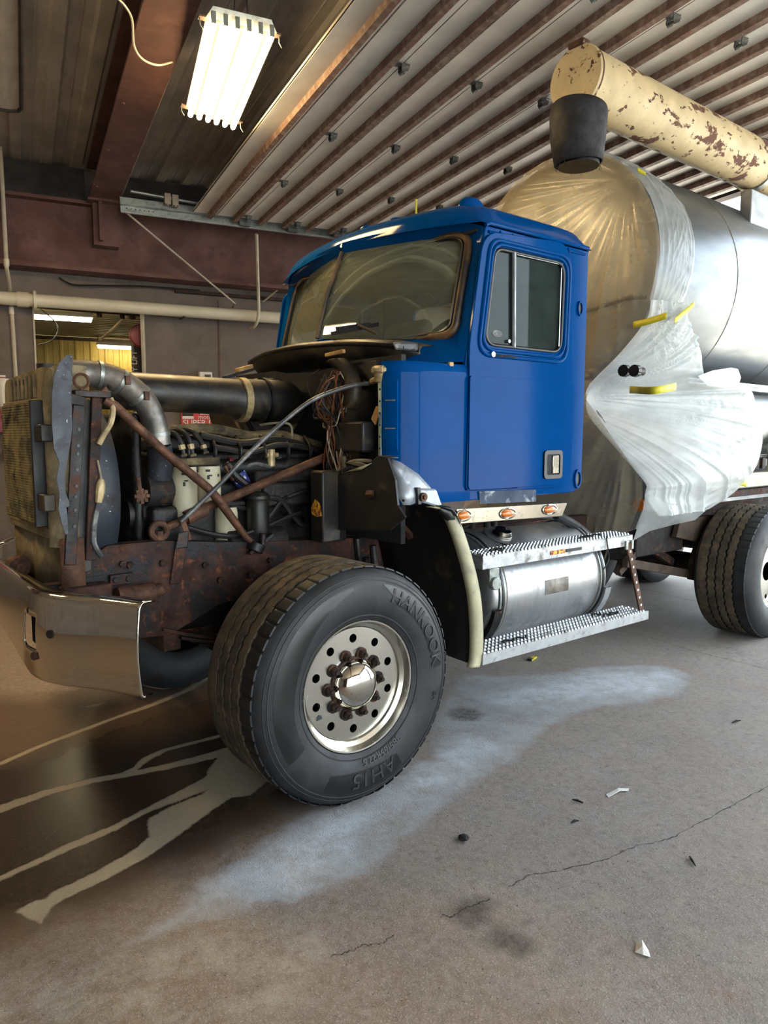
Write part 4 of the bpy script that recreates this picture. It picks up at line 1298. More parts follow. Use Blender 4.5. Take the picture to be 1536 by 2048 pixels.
# ---------------------------------------------------------------- cab shell
YN = .20                                    # near side of the cab
def far_side(pts):
    return [(p[0], 2 * CY - p[1], p[2]) for p in pts]
side_poly = [(.86, 1.335), (1.78, 1.335), (1.87, 1.36), (1.895, 1.45), (1.90, 2.0), (1.90, 2.80), (1.00, 2.80), (.875, 2.2), (.86, 2.06)]
win_hole = rounded([(.975, 2.165), (1.05, 2.70), (1.66, 2.70), (1.64, 2.165)], [.08, .06, .08, .08], 6)
b = MB()
b.prism(side_poly, .03, [win_hole], 'y', YN)
b.prism(side_poly, .03, [win_hole], 'y', 2 * CY - YN - .03)
# rear wall with its window
b.prism([(YN + .03, 1.36), (2 * CY - YN - .03, 1.36), (2 * CY - YN - .03, 2.80), (YN + .03, 2.80)], .03, [rounded([(.6, 2.2), (1.8, 2.2), (1.8, 2.65), (.6, 2.65)], .08)], 'x', 1.87)
b.span((.53, YN + .03, 1.335), (1.87, 2 * CY - YN - .03, 1.36))
cab = T(b, 'cab_shell', 'cab_blue', smooth=30, bevel=.012)
# curved cowl sides
for mir in (0, 1):
    plan = [(.90, YN - .004), (.62, YN - .002), (.56, YN), (.51, YN + .010), (.465, YN + .026), (.43, YN + .05), (.405, YN + .085), (.395, YN + .13)]
    rows = []
    for z, ins in ((1.335, .0), (1.36, -.004), (1.40, -.006), (2.00, -.006), (2.04, -.002), (2.06, .012)):
        rows.append([(x + (ins * .5), (y + ins) if not mir else 2 * CY - y - ins, z) for x, y in plan])
    T(MB().loft(rows), 'cowl_side', 'cab_blue', cab, smooth=60)
# primer showing on the front flange of the near cowl
b = MB().loft([[(.393, YN + .125, z), (.391, YN + .15, z)] for z in (1.42, 1.7, 2.03)])
mat('primer_mint', '#9db3ab', .6, 0, .1, 8, [('#2a4a78', .5, 0, 9, .56, .04)])
T(b, 'cowl_flange', 'primer_mint', cab, thick=.004)
for k in range(9):
    T(MB().cyl((.392, YN + .138, 1.50 + k * .06), (.389, YN + .138, 1.50 + k * .06), .006, n=8), 'flange_hole', 'cab_blue', cab)

# raised vent panel on the cowl side
def cowl_pt(s, z, lift=.004):
    plan = [Vector((.62, YN)), Vector((.56, YN + .002)), Vector((.51, YN + .010)), Vector((.465, YN + .026)), Vector((.43, YN + .05)), Vector((.405, YN + .085)), Vector((.395, YN + .13))]
    i = min(int(s), 5)
    p = plan[i].lerp(plan[i + 1], s - i)
    t = (plan[i + 1] - plan[i]).normalized()
    nrm = Vector((t.y, -t.x))
    if nrm.y > 0:
        nrm = -nrm
    return (p.x + nrm.x * lift, p.y - .006 + nrm.y * lift, z)
zz = [1.60, 1.63, 1.66, 1.78, 1.92, 1.95, 1.975]
b = MB().loft([[cowl_pt(s, z, .012 if 0 < i < 6 and 3.9 < s < 5.9 else .0) for s in (3.7, 3.9, 4.0, 4.4, 4.8, 5.2, 5.6, 5.8, 5.95)] for i, z in enumerate(zz)])
T(b, 'vent_panel', 'cab_blue', cab, smooth=40)
for z in (1.72, 1.86):
    T(MB().loft([[cowl_pt(s, z + d, .0145) for s in (4.2, 4.6, 5.0, 5.4)] for d in (0, .006)]), 'vent_slot', 'alu', cab)
for p in ((0.758, 0.194, 1.629), (0.792, 0.194, 1.589)):
    T(MB().cyl((p[0], YN + .002, p[2]), (p[0], YN - .008, p[2]), .011, n=12), 'body_plug', 'cab_blue', cab)
# windshield geometry
Cb, Ct = Vector((0.595, 1.2, 2.261)), Vector((0.794, 1.2, 2.821))
Nb, Nt = Vector((0.9, 0.275, 2.189)), Vector((1.049, 0.3, 2.799))
Fb, Ft = Vector((Nb.x, 2 * CY - Nb.y, Nb.z)), Vector((Nt.x, 2 * CY - Nt.y, Nt.z))
def pane_pt(u, v, mir=0, out=0.):
    """u 0 centre .. 1 side, v 0 bottom .. 1 top; the glass bows forward between"""
    p = (Cb * (1 - u) + Nb * u) * (1 - v) + (Ct * (1 - u) + Nt * u) * v
    bow = .045 * (4 * u * (1 - u)) * .6 + .02 * 4 * v * (1 - v)
    p = p + Vector((-bow - out, -.3 * bow * u, .3 * out))
    if mir:
        p.y = 2 * CY - p.y
    return p
def pane_outline(in0, in1, rad):
    return rounded([(in0, in1), (1 - in1, in1), (1 - in1, 1 - in1), (in0, 1 - in1)], [0, rad, rad, 0], 8)
uv = pane_outline(.0, .03, .14)
loop = [pane_pt(u, v, 0, .012) for u, v in uv[1:-1]] + [pane_pt(u, v, 1, .012) for u, v in reversed(uv[1:-1])]
T(MB().tube(loop, .026, 8, closed=True), 'windshield_gasket', 'gasket_brown', cab, smooth=60)
uvi = pane_outline(.0, .055, .13)
loop2 = [pane_pt(u, v, 0, .022) for u, v in uvi[1:-1]] + [pane_pt(u, v, 1, .022) for u, v in reversed(uvi[1:-1])]
T(MB().tube(loop2, .010, 6, closed=True), 'gasket_lip', 'seal_black', cab, smooth=60)
for mir in (0, 1):
    n = 14
    grid = [[pane_pt(u / n, .02 + .96 * v / n, mir) for u in range(n + 1)] for v in range(n + 1)]
    T(MB().loft(grid), 'windshield_pane', 'windshield_glass', cab, smooth=60)
T(MB().tube([pane_pt(0, .02, 0, .012), pane_pt(0, .5, 0, .014), pane_pt(0, .98, 0, .012)], .014, 8), 'windshield_divider', 'gasket_brown', cab)
# pillars, header and scuttle around the glass
for mir in (0, 1):
    inner = [pane_pt(0, .98, 0, .002), pane_pt(.3, .98, 0, .002), pane_pt(.6, .98, 0, .002), pane_pt(.85, .98, 0, .002), pane_pt(.955, .92, 0, .002), pane_pt(.985, .8, 0, .002), pane_pt(.985, .4, 0, .002), pane_pt(.98, .15, 0, .002), pane_pt(.93, .04, 0, .002), pane_pt(.7, .01, 0, .002), pane_pt(.35, .01, 0, .002), pane_pt(0, .01, 0, .002)]
    outer = [Vector((Ct.x - .02, CY, Ct.z + .05)), Vector((.80, .93, 2.865)), Vector((.86, .63, 2.855)), Vector((.95, .32, 2.835)), Vector((1.0, .215, 2.80)), Vector((.975, YN + .002, 2.68)), Vector((.92, YN + .002, 2.42)), Vector((.88, YN + .002, 2.22)), Vector((.85, YN + .002, 2.075)), Vector((.62, .26, 2.06)), Vector((.52, .62, 2.06)), Vector((.50, CY, 2.06))]
    mid = [(a + c) * .5 + Vector((-.014, -.01, .008)) for a, c in zip(inner, outer)]
    rows = [inner, mid, outer]
    if mir:
        rows = [far_side(r) for r in rows]
    T(MB().loft(rows), 'windshield_surround', 'cab_blue', cab, smooth=60)
# roof
rows = []
nx, ny = 26, 30
for i in range(nx + 1):
    u = -1 + 2 * i / nx
    row = []
    for j in range(ny + 1):
        v = -1 + 2 * j / ny
        fx_ = .5 * (.97 + 1.905) + u * .5 * (1.905 - .97 + .03)
        # the front edge bows forward to the middle of the windshield
        if u < 0:
            fx_ += u * .17 * (1 - v * v)
        yy = CY + v * (CY - YN + .012)
        du = max(0, (abs(u) - .62) / .38) if u > 0 else max(0, (abs(u) - .45) / .55)
        dv = max(0, (abs(v) - .66) / .34)
        h = math.sqrt(max(0, 1 - du ** 2.6)) * math.sqrt(max(0, 1 - dv ** 2.4))
        row.append((fx_, yy, 2.808 + .155 * h + .035 * (1 - v * v) * (1 - max(0, u) ** 4)))
    rows.append(row)
T(MB().loft(rows), 'cab_roof', 'cab_blue', cab, smooth=70)
# drip rail
T(MB().tube([(.99, YN - .008, 2.80), (1.02, YN - .012, 2.812), (1.4, YN - .012, 2.812), (1.88, YN - .012, 2.812), (1.925, YN + .03, 2.80), (1.93, CY, 2.80)], .012, 8), 'drip_rail', 'cab_blue', cab)
T(MB().tube([(1.02, YN - .003, 2.770), (1.4, YN - .004, 2.775), (1.86, YN - .003, 2.775)], .008, 6), 'roof_seam', 'cab_blue', cab)
for x in (1.10, 1.20, 1.29, 1.55, 1.69):
    T(MB().tube([(x, YN - .012, 2.785), (x + .005, YN - .018, 2.76), (x + .015, YN - .01, 2.735)], .006, 6), 'clip', 'cab_blue', cab)
# marker pods, box and antenna stub on the roof
def pod(x, y, z, sx, sy, sz, m='cab_blue'):
    ring = []
    for k in range(9):
        t = k / 8
        s = math.sqrt(max(0, 1 - t ** 2.2))
        ring.append([(x + sx * s * math.cos(a), y + sy * s * math.sin(a), z + sz * t) for a in (2 * math.pi * q / 20 for q in range(20))])
    return MB().loft(ring, closed=True)
o = T(pod(1.17, .48, 2.945, .10, .065, .10), 'marker_pod', 'cab_blue', cab, smooth=70)
T(pod(1.0, .93, 2.955, .07, .05, .045), 'marker_pod', 'cab_blue', cab, smooth=70)
T(pod(.95, 1.16, 2.955, .06, .05, .04), 'marker_pod', 'cab_blue', cab, smooth=70)
T(MB().span((1.16, .76, 2.985), (1.25, .86, 3.02)), 'roof_box', 'steel_galv', cab, bevel=.004)
T(MB().cyl((1.05, .82, 2.98), (1.05, .82, 3.09), .006, n=8), 'antenna_stub', 'tape_yellow', cab)
# white highlight on the visor above the near pane, built as a chrome strip
T(MB().tube([pane_pt(u, 1.07, 0, .03) for u in (.05, .25, .5, .62)], [.004, .012, .012, .003], 8), 'header_highlight', 'chrome', cab)
# cowl lip (hood seal) and its ends
lip = curve([(.66, .34, 2.135), (.53, .45, 2.16), (.45, .68, 2.185), (.40, .95, 2.195), (.385, 1.2, 2.20), (.42, 1.55, 2.197), (.50, 1.85, 2.19), (.57, 2.02, 2.185), (.70, 2.10, 2.17)], 6)
T(MB().loft([[p + Vector((.10, 0, .03)) for p in lip], [p + Vector((.02, 0, .022)) for p in lip], [p for p in lip], [p + Vector((.005, 0, -.02)) for p in lip], [p + Vector((.05, 0, -.05)) for p in lip], [p + Vector((.10, 0, -.12)) for p in lip]]), 'cowl_lip', 'black_plastic', cab, smooth=50, thick=.006)
T(MB().tube([p + Vector((-.004, 0, .0)) for p in lip], .012, 8), 'hood_seal', 'seal_black', cab)
b = MB().hexa([(0.483, 0.33, 2.122), (0.64, 0.33, 2.128), (0.524, 0.38, 2.129), (0.684, 0.38, 2.135), (0.467, 0.33, 2.161), (0.639, 0.33, 2.174), (0.508, 0.38, 2.169), (0.683, 0.38, 2.182)])
hb = T(b, 'hood_bracket', 'cable_grey', cab, bevel=.012)
T(MB().hexa([(0.539, 0.325, 2.133), (0.601, 0.325, 2.135), (0.548, 0.335, 2.135), (0.609, 0.335, 2.136), (0.539, 0.325, 2.146), (0.6, 0.325, 2.148), (0.548, 0.335, 2.147), (0.609, 0.335, 2.149)]), 'slot', 'seal_black', hb)
T(MB().beam((0.45, 0.25, 2.041), (0.732, 0.21, 2.052), .02, .012), 'cowl_edge', 'cab_blue', cab, bevel=.004)
T(MB().box((0.761, 0.21, 2.054), (.03, .02, .03)), 'edge_tab', 'wood_pale', cab, bevel=.004)
# wipers
b = MB().beam((0.446, 0.85, 2.254), (0.64, 0.66, 2.304), .012, .02)
b.beam((0.473, 0.84, 2.277), (0.614, 0.7, 2.301), .008, .03)
wp = T(b, 'wiper_blade', 'tyre_groove', cab)
T(MB().tube([(0.597, 0.62, 2.242), (0.553, 0.74, 2.3)], .008, 8), 'wiper_arm', 'tin_brown', wp)
# inside: dash, wheel, seats
b = MB()
b.prism([(.97, 2.0), (.97, 2.22), (1.06, 2.22), (1.08, 2.0)], 1.78, axis='y', at=.31)
b.prism([(.80, 2.0), (.82, 2.22), (1.02, 2.23), (1.02, 2.0)], 1.2, axis='y', at=.60)
dash = T(b, 'dashboard', 'dash_green', cab, bevel=.02)
T(MB().span((1.0, .38, 2.20), (1.08, .95, 2.29)), 'instrument_hood', 'cab_inside', dash, bevel=.02)
sw = MB()
cw, nw = Vector((1.12, .62, 2.24)), Vector((-.75, 0, .66)).normalized()
uw = Vector((0, 1, 0))
vw = nw.cross(uw)
sw.tube([cw + (uw * math.cos(a) + vw * math.sin(a)) * .225 for a in (2 * math.pi * k / 32 for k in range(32))], .015, 8, closed=True)
for a in (.3, 2.84, 4.71):
    sw.tube([cw - nw * .03, cw + (uw * math.cos(a) + vw * math.sin(a)) * .22], .012, 6)
sw.cyl(cw - nw * .30, cw - nw * .02, .035, n=12)
T(sw, 'steering_wheel', 'black_satin', cab)
for y in (.62, 1.75):
    b = MB().span((1.25, y - .24, 1.80), (1.72, y + .24, 1.95))
    b.prism([(1.66, 1.9), (1.74, 2.55), (1.84, 2.55), (1.78, 1.9)], .46, axis='y', at=y - .23)
    T(b, 'seat', 'seat_dark', cab, bevel=.04)
T(MB().span((1.86, YN + .03, 1.4), (1.868, 2 * CY - YN - .03, 2.18)), 'inside_lining', 'cab_inside', cab)
T(MB().span((.98, YN + .05, 2.775), (1.86, 2 * CY - YN - .05, 2.79)), 'headliner', 'cab_inside', cab)

# ---------------------------------------------------------------- doors
door_poly = rounded(xz((0.854, 0.19, 1.389), (0.871, 0.19, 2.012), (0.868, 0.19, 2.163), (0.966, 0.19, 2.762), (1.701, 0.19, 2.813), (1.754, 0.19, 2.012), (1.772, 0.19, 1.374)), [.03, .3, .3, .12, .14, .3, .12], 6)
win_out = rounded([(.978, 2.168), (1.052, 2.695), (1.657, 2.695), (1.638, 2.168)], [.08, .06, .08, .08], 6)
def cab_door(y, outward):
    d = T(MB().prism(door_poly, .018, [win_out], 'y', y), 'cab_door', 'cab_blue', smooth=30, bevel=.006)
    s = outward
    yo = y if s < 0 else y + .018
    # lower skin stands proud below the belt line
    zb = 2.003
    low = [p for p in door_poly if p[1] < zb - .01]
    xs_ = [p[0] for p in low]
    x0, x1 = min(xs_) + .012, max(xs_) - .012
    lp = rounded([(x0 - .005, 1.395), (x0, zb), (x1, zb - .004), (x1 - .01, 1.395)], [.03, .02, .02, .11], 6)
    T(MB().prism(lp, .010, (), 'y', yo - .010 if s < 0 else yo), 'door_skin', 'cab_blue', d, bevel=.009, segs=3)
    if s < 0:
        # stepped window surround
        for grow, rr in ((.05, .012), (.022, .011)):
            gl = rounded([(.978 - grow, 2.168 - grow), (1.052 - grow * .7, 2.695 + grow * .7), (1.657 + grow * .8, 2.695 + grow * .7), (1.638 + grow * .8, 2.168 - grow)], [.10, .08, .10, .10], 6)
            T(MB().tube([(p[0], yo - .002, p[1]) for p in gl], rr, 8, closed=True), 'window_moulding', 'cab_blue', d, smooth=60)
        gl = rounded([(.985, 2.175), (1.057, 2.688), (1.65, 2.688), (1.632, 2.175)], [.08, .06, .08, .08], 6)
        T(MB().tube([(p[0], yo + .006, p[1]) for p in gl], .011, 8, closed=True), 'window_seal', 'seal_black', d, smooth=60)
        T(MB().tube([(1.208, yo + .006, 2.172), (1.196, yo + .006, 2.69)], .012, 8), 'quarter_bar', 'black_satin', d)
        T(MB().tube([(1.224, yo + .002, 2.172), (1.212, yo + .002, 2.69)], .007, 8), 'quarter_trim', 'steel_galv', d)
        T(MB().beam((1.23, yo + .004, 2.682), (1.63, yo + .004, 2.682), .008, .012), 'window_trim', 'steel_galv', d)
        T(MB().tube([(1.615, yo + .004, 2.20), (1.622, yo + .004, 2.66)], .004, 6), 'window_channel', 'alu', d)
        T(MB().prism(rounded([(.985, 2.175), (1.057, 2.688), (1.195, 2.688), (1.207, 2.175)], [.07, .05, 0, 0]), .004, (), 'y', yo + .012), 'quarter_glass', 'door_glass', d)
        T(MB().prism(rounded([(1.215, 2.175), (1.205, 2.688), (1.65, 2.688), (1.632, 2.175)], [0, 0, .07, .07]), .004, (), 'y', yo + .016), 'window_glass', 'door_glass', d)
        T(MB().cyl((1.175, yo - .004, 2.205), (1.175, yo + .01, 2.205), .010, n=10), 'latch_button', 'alu', d)
        # oval vent sticker
        ov = [(1.09 + .04 * math.cos(a), 2.24 + .018 * math.sin(a)) for a in (2 * math.pi * k / 20 for k in range(20))]
        T(MB().prism(ov, .002, (), 'y', yo + .010), 'oval_sticker', 'cable_grey', d)
        # flush handle
        hx, _, hz = (1.561, 0.165, 1.515)
        fr_ = MB().prism(rounded([(hx - .085, hz - .085), (hx - .085, hz + .085), (hx + .085, hz + .085), (hx + .085, hz - .085)], .03), .012, [rounded([(hx - .06, hz - .06), (hx - .06, hz + .06), (hx + .06, hz + .06), (hx + .06, hz - .06)], .015)], 'y', yo - .022)
        hd = T(fr_, 'handle_frame', 'seal_black', d, bevel=.004)
        T(MB().span((hx - .062, yo - .013, hz - .062), (hx + .062, yo - .011, hz + .062)), 'handle_recess', 'cab_inside', d)
        T(MB().span((hx - .005, yo - .020, hz - .055), (hx + .055, yo - .012, hz + .055)), 'handle_paddle', 'chrome_dirty', d, bevel=.004)
        # mirror stay below the window
        T(MB().tube(curve([(1.036, 0.17, 2.123), (1.09, 0.165, 2.118), (1.162, 0.165, 2.12), (1.234, 0.17, 2.117)], 4), .006, 6), 'mirror_stay', 'dark_steel', d)
        T(MB().cyl(Vector((1.032, 0.17, 2.123)) + Vector((0, .02, 0)), Vector((1.032, 0.17, 2.123)) + Vector((0, -.012, 0)), .015, n=12), 'stay_foot', 'alu', d)
        for p in ((1.305, 0.18, 2.122), (1.322, 0.18, 2.123)):
            T(MB().cyl((p[0], yo - .008, p[2]), (p[0], yo, p[2]), .007, n=8), 'screw', 'cab_blue', d)
    return d
near_door = cab_door(.178, -1)
far_door = cab_door(2 * CY - .196, 1)
T(MB().prism(rounded([(.985, 2.175), (1.057, 2.688), (1.65, 2.688), (1.632, 2.175)], .06), .004, (), 'y', 2 * CY - .19), 'window_glass', 'door_glass', far_door)
# ovals on the rear pillar
for p, q in (((1.825, 0.195, 2.452), .045), ((1.847, 0.195, 1.417), .06)):
    ov = [(p[0] + q * .55 * math.cos(a), p[2] + q * math.sin(a)) for a in (2 * math.pi * k / 24 for k in range(24))]
    iv = [(p[0] + q * .36 * math.cos(a), p[2] + q * .72 * math.sin(a)) for a in (2 * math.pi * k / 24 for k in range(24))]
    o = T(MB().prism(ov, .012, [iv], 'y', YN - .012), 'pillar_socket', 'cab_blue', cab, bevel=.004)
    T(MB().prism(iv, .003, (), 'y', YN - .004), 'socket_plug', 'seal_black', o)
# bare strip under the door, and the marker light trim
b = MB().hexa([(0.977, 0.192, 1.312), (1.451, 0.192, 1.299), (0.984, 0.198, 1.311), (1.458, 0.198, 1.298), (0.968, 0.192, 1.381), (1.448, 0.192, 1.37), (0.974, 0.198, 1.38), (1.455, 0.198, 1.369)])
T(b, 'rocker_plate', 'cab_masked', cab, smooth=0)
trim = T(MB().hexa([(0.816, 0.175, 1.215), (1.676, 0.175, 1.198), (0.831, 0.19, 1.212), (1.696, 0.19, 1.196), (0.778, 0.175, 1.298), (1.722, 0.175, 1.275), (0.792, 0.19, 1.296), (1.742, 0.19, 1.273)]), 'light_trim', 'chrome_dirty', smooth=0, bevel=.003)
for c0, w in (((0.833, 0.17, 1.26), .045), ((1.183, 0.17, 1.247), .055), ((1.554, 0.17, 1.246), .055)):
    rows = []
    for k in range(7):
        t = k / 6
        s = math.sqrt(max(0, 1 - t * t))
        rows.append([(c0[0] + w * s * math.cos(a), .172 - .018 * t, c0[2] + .022 * s * math.sin(a)) for a in (2 * math.pi * q / 20 for q in range(20))])
    mk = T(MB().loft(rows, closed=True), 'marker_lens', 'amber_lens', trim, smooth=60)
    T(MB().tube([(c0[0] + (w + .008) * math.cos(a), .172, c0[2] + .028 * math.sin(a)) for a in (2 * math.pi * q / 24 for q in range(24))], .006, 6, closed=True), 'marker_bezel', 'chrome', trim)

# ---------------------------------------------------------------- fender remains and liner
def arc_pts(r, a0, a1, n, y, cx=0., cz=.545):
    return [(cx + r * math.cos(R(a0 + (a1 - a0) * k / n)), y, cz + r * math.sin(R(a0 + (a1 - a0) * k / n))) for k in range(n + 1)]
edge = curve([(0.603, 0.12, 1.329), (0.669, 0.1, 1.306), (0.715, 0.08, 1.239), (0.752, 0.05, 1.109), (0.8, 0.04, 0.959), (0.826, 0.03, 0.824), (0.839, 0.025, 0.661), (0.838, 0.025, 0.525), (0.82, 0.025, 0.471)], 5)
b = MB().loft([[(p.x - .02 - i * .015, .06 + i * .17, p.z + .01 * i) for p in edge] for i in range(5)])
lin_ = T(b, 'fender_liner', 'black_satin', smooth=60, thick=.006)
b = MB().loft([[(p.x, p.y, p.z) for p in edge], [(p.x - .025, p.y - .016, p.z) for p in edge], [(p.x - .06, p.y - .004, p.z) for p in edge], [(p.x - .075, p.y + .025, p.z) for p in edge]])
T(b, 'fender_edge', 'fender_ivory', lin_, smooth=60, thick=.004)
# inner wheel-house panel that faces forward, and the top piece
pan = [(0.3, 0.631, 1.382), (0.3, 0.625, 1.436), (0.3, 0.583, 1.478), (0.3, 0.474, 1.503), (0.3, 0.366, 1.515), (0.3, 0.295, 1.553), (0.3, 0.231, 1.586), (0.3, 0.164, 1.578), (0.3, 0.106, 1.474), (0.3, 0.087, 1.354), (0.3, 0.031, 1.299), (0.3, 0.144, 1.227), (0.3, 0.614, 1.18)]
b = MB().prism([(p[1], p[2]) for p in pan], .012, axis='x', at=.30)
whp = T(b, 'wheelhouse_panel', 'black_satin', smooth=0)
top = [Vector(p) for p in pan[2:8]]
T(MB().loft([[p for p in top], [p + Vector((.07, -.0, -.0)) for p in top]]), 'wheelhouse_top', 'black_satin', whp, smooth=50, thick=.006)
T(MB().add([(0.296, 0.513, 1.497), (0.296, 0.282, 1.551), (0.296, 0.374, 1.512)], [(0, 1, 2)]), 'torn_lip', 'fender_ivory', whp, thick=.003)
T(MB().beam((0.28, 0.286, 1.404), (0.75, 0.474, 1.095), .04, .025), 'stay_bar', 'rust_rod', whp)
T(MB().span((.34, .62, 1.20), (.85, .66, 1.50)), 'inner_wall', 'black_satin', whp)
# silver outer shell piece and its joint bracket
out = [(0.339, 0.24, 1.583), (0.409, 0.2, 1.555), (0.5, 0.17, 1.494), (0.56, 0.15, 1.431), (0.584, 0.145, 1.4), (0.531, 0.14, 1.362), (0.484, 0.14, 1.357), (0.425, 0.14, 1.343), (0.388, 0.15, 1.344), (0.372, 0.17, 1.384), (0.381, 0.2, 1.429), (0.381, 0.22, 1.49)]
cen = Vector((0, 0, 0))
for p in out:
    cen += Vector(p) / len(out)
cen += Vector((.0, -.025, .01))
mids = [Vector(p) * .55 + cen * .45 + Vector((0, -.006, 0)) for p in out]
b = MB().add([Vector(p) for p in out] + mids + [cen], [(i, (i + 1) % 12, 12 + (i + 1) % 12, 12 + i) for i in range(12)] + [(12 + i, 12 + (i + 1) % 12, 24) for i in range(12)])
fs_ = T(b, 'fender_shell', 'fender_silver', smooth=60, thick=.006)
T(MB().cyl(Vector((0.387, 0.145, 1.367)) + Vector((0, .004, 0)), Vector((0.387, 0.145, 1.367)) + Vector((0, -.012, 0)), .006, n=8), 'hole', 'seal_black', fs_)
b = MB().hexa([(0.46, 0.12, 1.36), (0.622, 0.11, 1.313), (0.495, 0.16, 1.355), (0.659, 0.15, 1.307), (0.46, 0.12, 1.427), (0.572, 0.11, 1.418), (0.495, 0.16, 1.424), (0.609, 0.15, 1.414)])
jb = T(b, 'joint_bracket', 'fender_silver', smooth=30, bevel=.012)
p = Vector((0.488, 0.118, 1.381))
T(MB().cyl(p, p + Vector((0, -.014, 0)), .022, n=16), 'washer', 'rust_rod', jb)
T(MB().cyl(p + Vector((0, -.01, 0)), p + Vector((0, -.024, 0)), .011, n=6), 'bolt_head', 'rust_rod', jb)
T(MB().beam((0.462, 0.13, 1.429), (0.469, 0.13, 1.346), .03, .02, (1, 0, 0)), 'rubber_joint', 'seal_black', jb)
b = MB().tube([(0.594, 0.11, 1.32), (0.638, 0.105, 1.297), (0.68, 0.1, 1.253)], [.018, .035, .03], 10)
T(b, 'rubber_boot', 'seal_black', jb)
# sticker on the box behind the wheel panel
T(MB().span((.20, .585, 1.12), (.32, .70, 1.50)), 'battery_case', 'black_plastic', bevel=.01)
T(MB().prism([(.59, 1.265), (.61, 1.33), (.65, 1.35), (.69, 1.30), (.685, 1.27), (.64, 1.255)], .002, (), 'x', .197), 'flame_sticker', 'sticker_fire', whp)
for k, (y, z) in enumerate(((.36, 1.12), (.42, 1.05), (.5, 1.14))):
    T(MB().cyl((.36, y, z), (.36 + .02, y, z - .18), .02, n=10), 'suspension_link', 'dark_steel', whp)

# ---------------------------------------------------------------- fuel tank with straps
TY, TZ, TR = .475, .775, .335
b = MB().lathe([(0, 1.03), (TR * .55, 1.033), (TR * .85, 1.045), (TR * .97, 1.07), (TR, 1.10), (TR, 2.08), (TR * .97, 2.11), (TR * .85, 2.135), (0, 2.145)], (0, TY, TZ), 'x', 72)
ft = T(b, 'fuel_tank', 'alu', smooth=40)
for x in (1.115, 2.06):
    T(MB().lathe([(TR + .001, x - .028), (TR + .008, x - .026), (TR + .008, x + .026), (TR + .001, x + .028)], (0, TY, TZ), 'x', 72), 'tank_strap', 'steel_galv', ft)
    T(MB().lathe([(TR + .009, x - .010), (TR + .012, x - .008), (TR + .012, x + .008), (TR + .009, x + .010)], (0, TY, TZ), 'x', 72), 'strap_liner', 'seal_black', ft)
for x in (1.155, 2.03):
    T(MB().lathe([(TR + .0005, x - .006), (TR + .003, x), (TR + .0005, x + .006)], (0, TY, TZ), 'x', 72), 'weld_seam', 'pipe_alu', ft)
cx, ca = 1.36, R(238)
cpos = Vector((cx, TY + TR * math.cos(R(232)) * .62, TZ))
a = R(112)
cd = Vector((0, math.cos(a), math.sin(a)))
cpos = Vector((1.33, TY, TZ)) + cd * TR
b = MB().cyl(cpos - cd * .01, cpos + cd * .02, .062, n=28)
b.cyl(cpos + cd * .02, cpos + cd * .045, .058, .05, n=28)
T(b, 'fuel_cap', 'chrome_dirty', ft, bevel=.003)
T(MB().lathe([(.062, 0), (.105, -.001), (.105, .003), (.062, .006)], (0, 0, 0), 'z', 32), 'cap_ring', 'alu', ft).matrix_local = Matrix.Translation(cpos + cd * .002) @ cd.to_track_quat('Z', 'Y').to_matrix().to_4x4()
# data plate
rows = [[(x, TY + (TR + .002) * math.cos(R(t)), TZ + (TR + .002) * math.sin(R(t))) for x in (1.49, 1.60, 1.71)] for t in (171, 176, 181, 186)]
T(MB().loft(rows), 'data_plate', 'pipe_alu', ft)
T(MB().tube(curve([(1.0, .55, 1.14), (1.3, .62, 1.16), (1.7, .58, 1.15), (2.1, .50, 1.12), (2.2, .4, 1.05)], 6), .007, 6), 'fuel_line', 'wire_black')
T(MB().tube(curve([(1.1, .50, 1.13), (1.5, .53, 1.165), (1.95, .42, 1.13), (2.18, .36, 1.0)], 6), .005, 6), 'fuel_line', 'wire_black')
for x in (.98, 1.10, 1.25, 1.38, 1.45):
    T(MB().cyl((x, .52, 1.12), (x, .52, 1.24), .02, n=10), 'valve_fitting', 'grime')
T(MB().tube(curve([(1.842, 0.35, 1.178), (1.989, 0.35, 1.119), (2.097, 0.35, 1.067), (2.21, 0.35, 1)], 5), .03, 10), 'loose_hose', 'rubber_sock')
# hanger brackets of the tank
for x in (1.06, 2.10):
    b = MB()
    b.tube(arc_pts(TR + .03, 178, 300, 14, 0), .001, 4)
    b = MB().loft([[(x + dx, TY + (TR + dr) * math.cos(R(t)), TZ + (TR + dr) * math.sin(R(t))) for t in range(190, 330, 7)] for dx, dr in ((-.03, .012), (-.03, .03), (.03, .03), (.03, .012), (-.03, .012))])
    T(b, 'tank_cradle', 'alu_step' if x > 2 else 'dark_steel', ft, smooth=30)

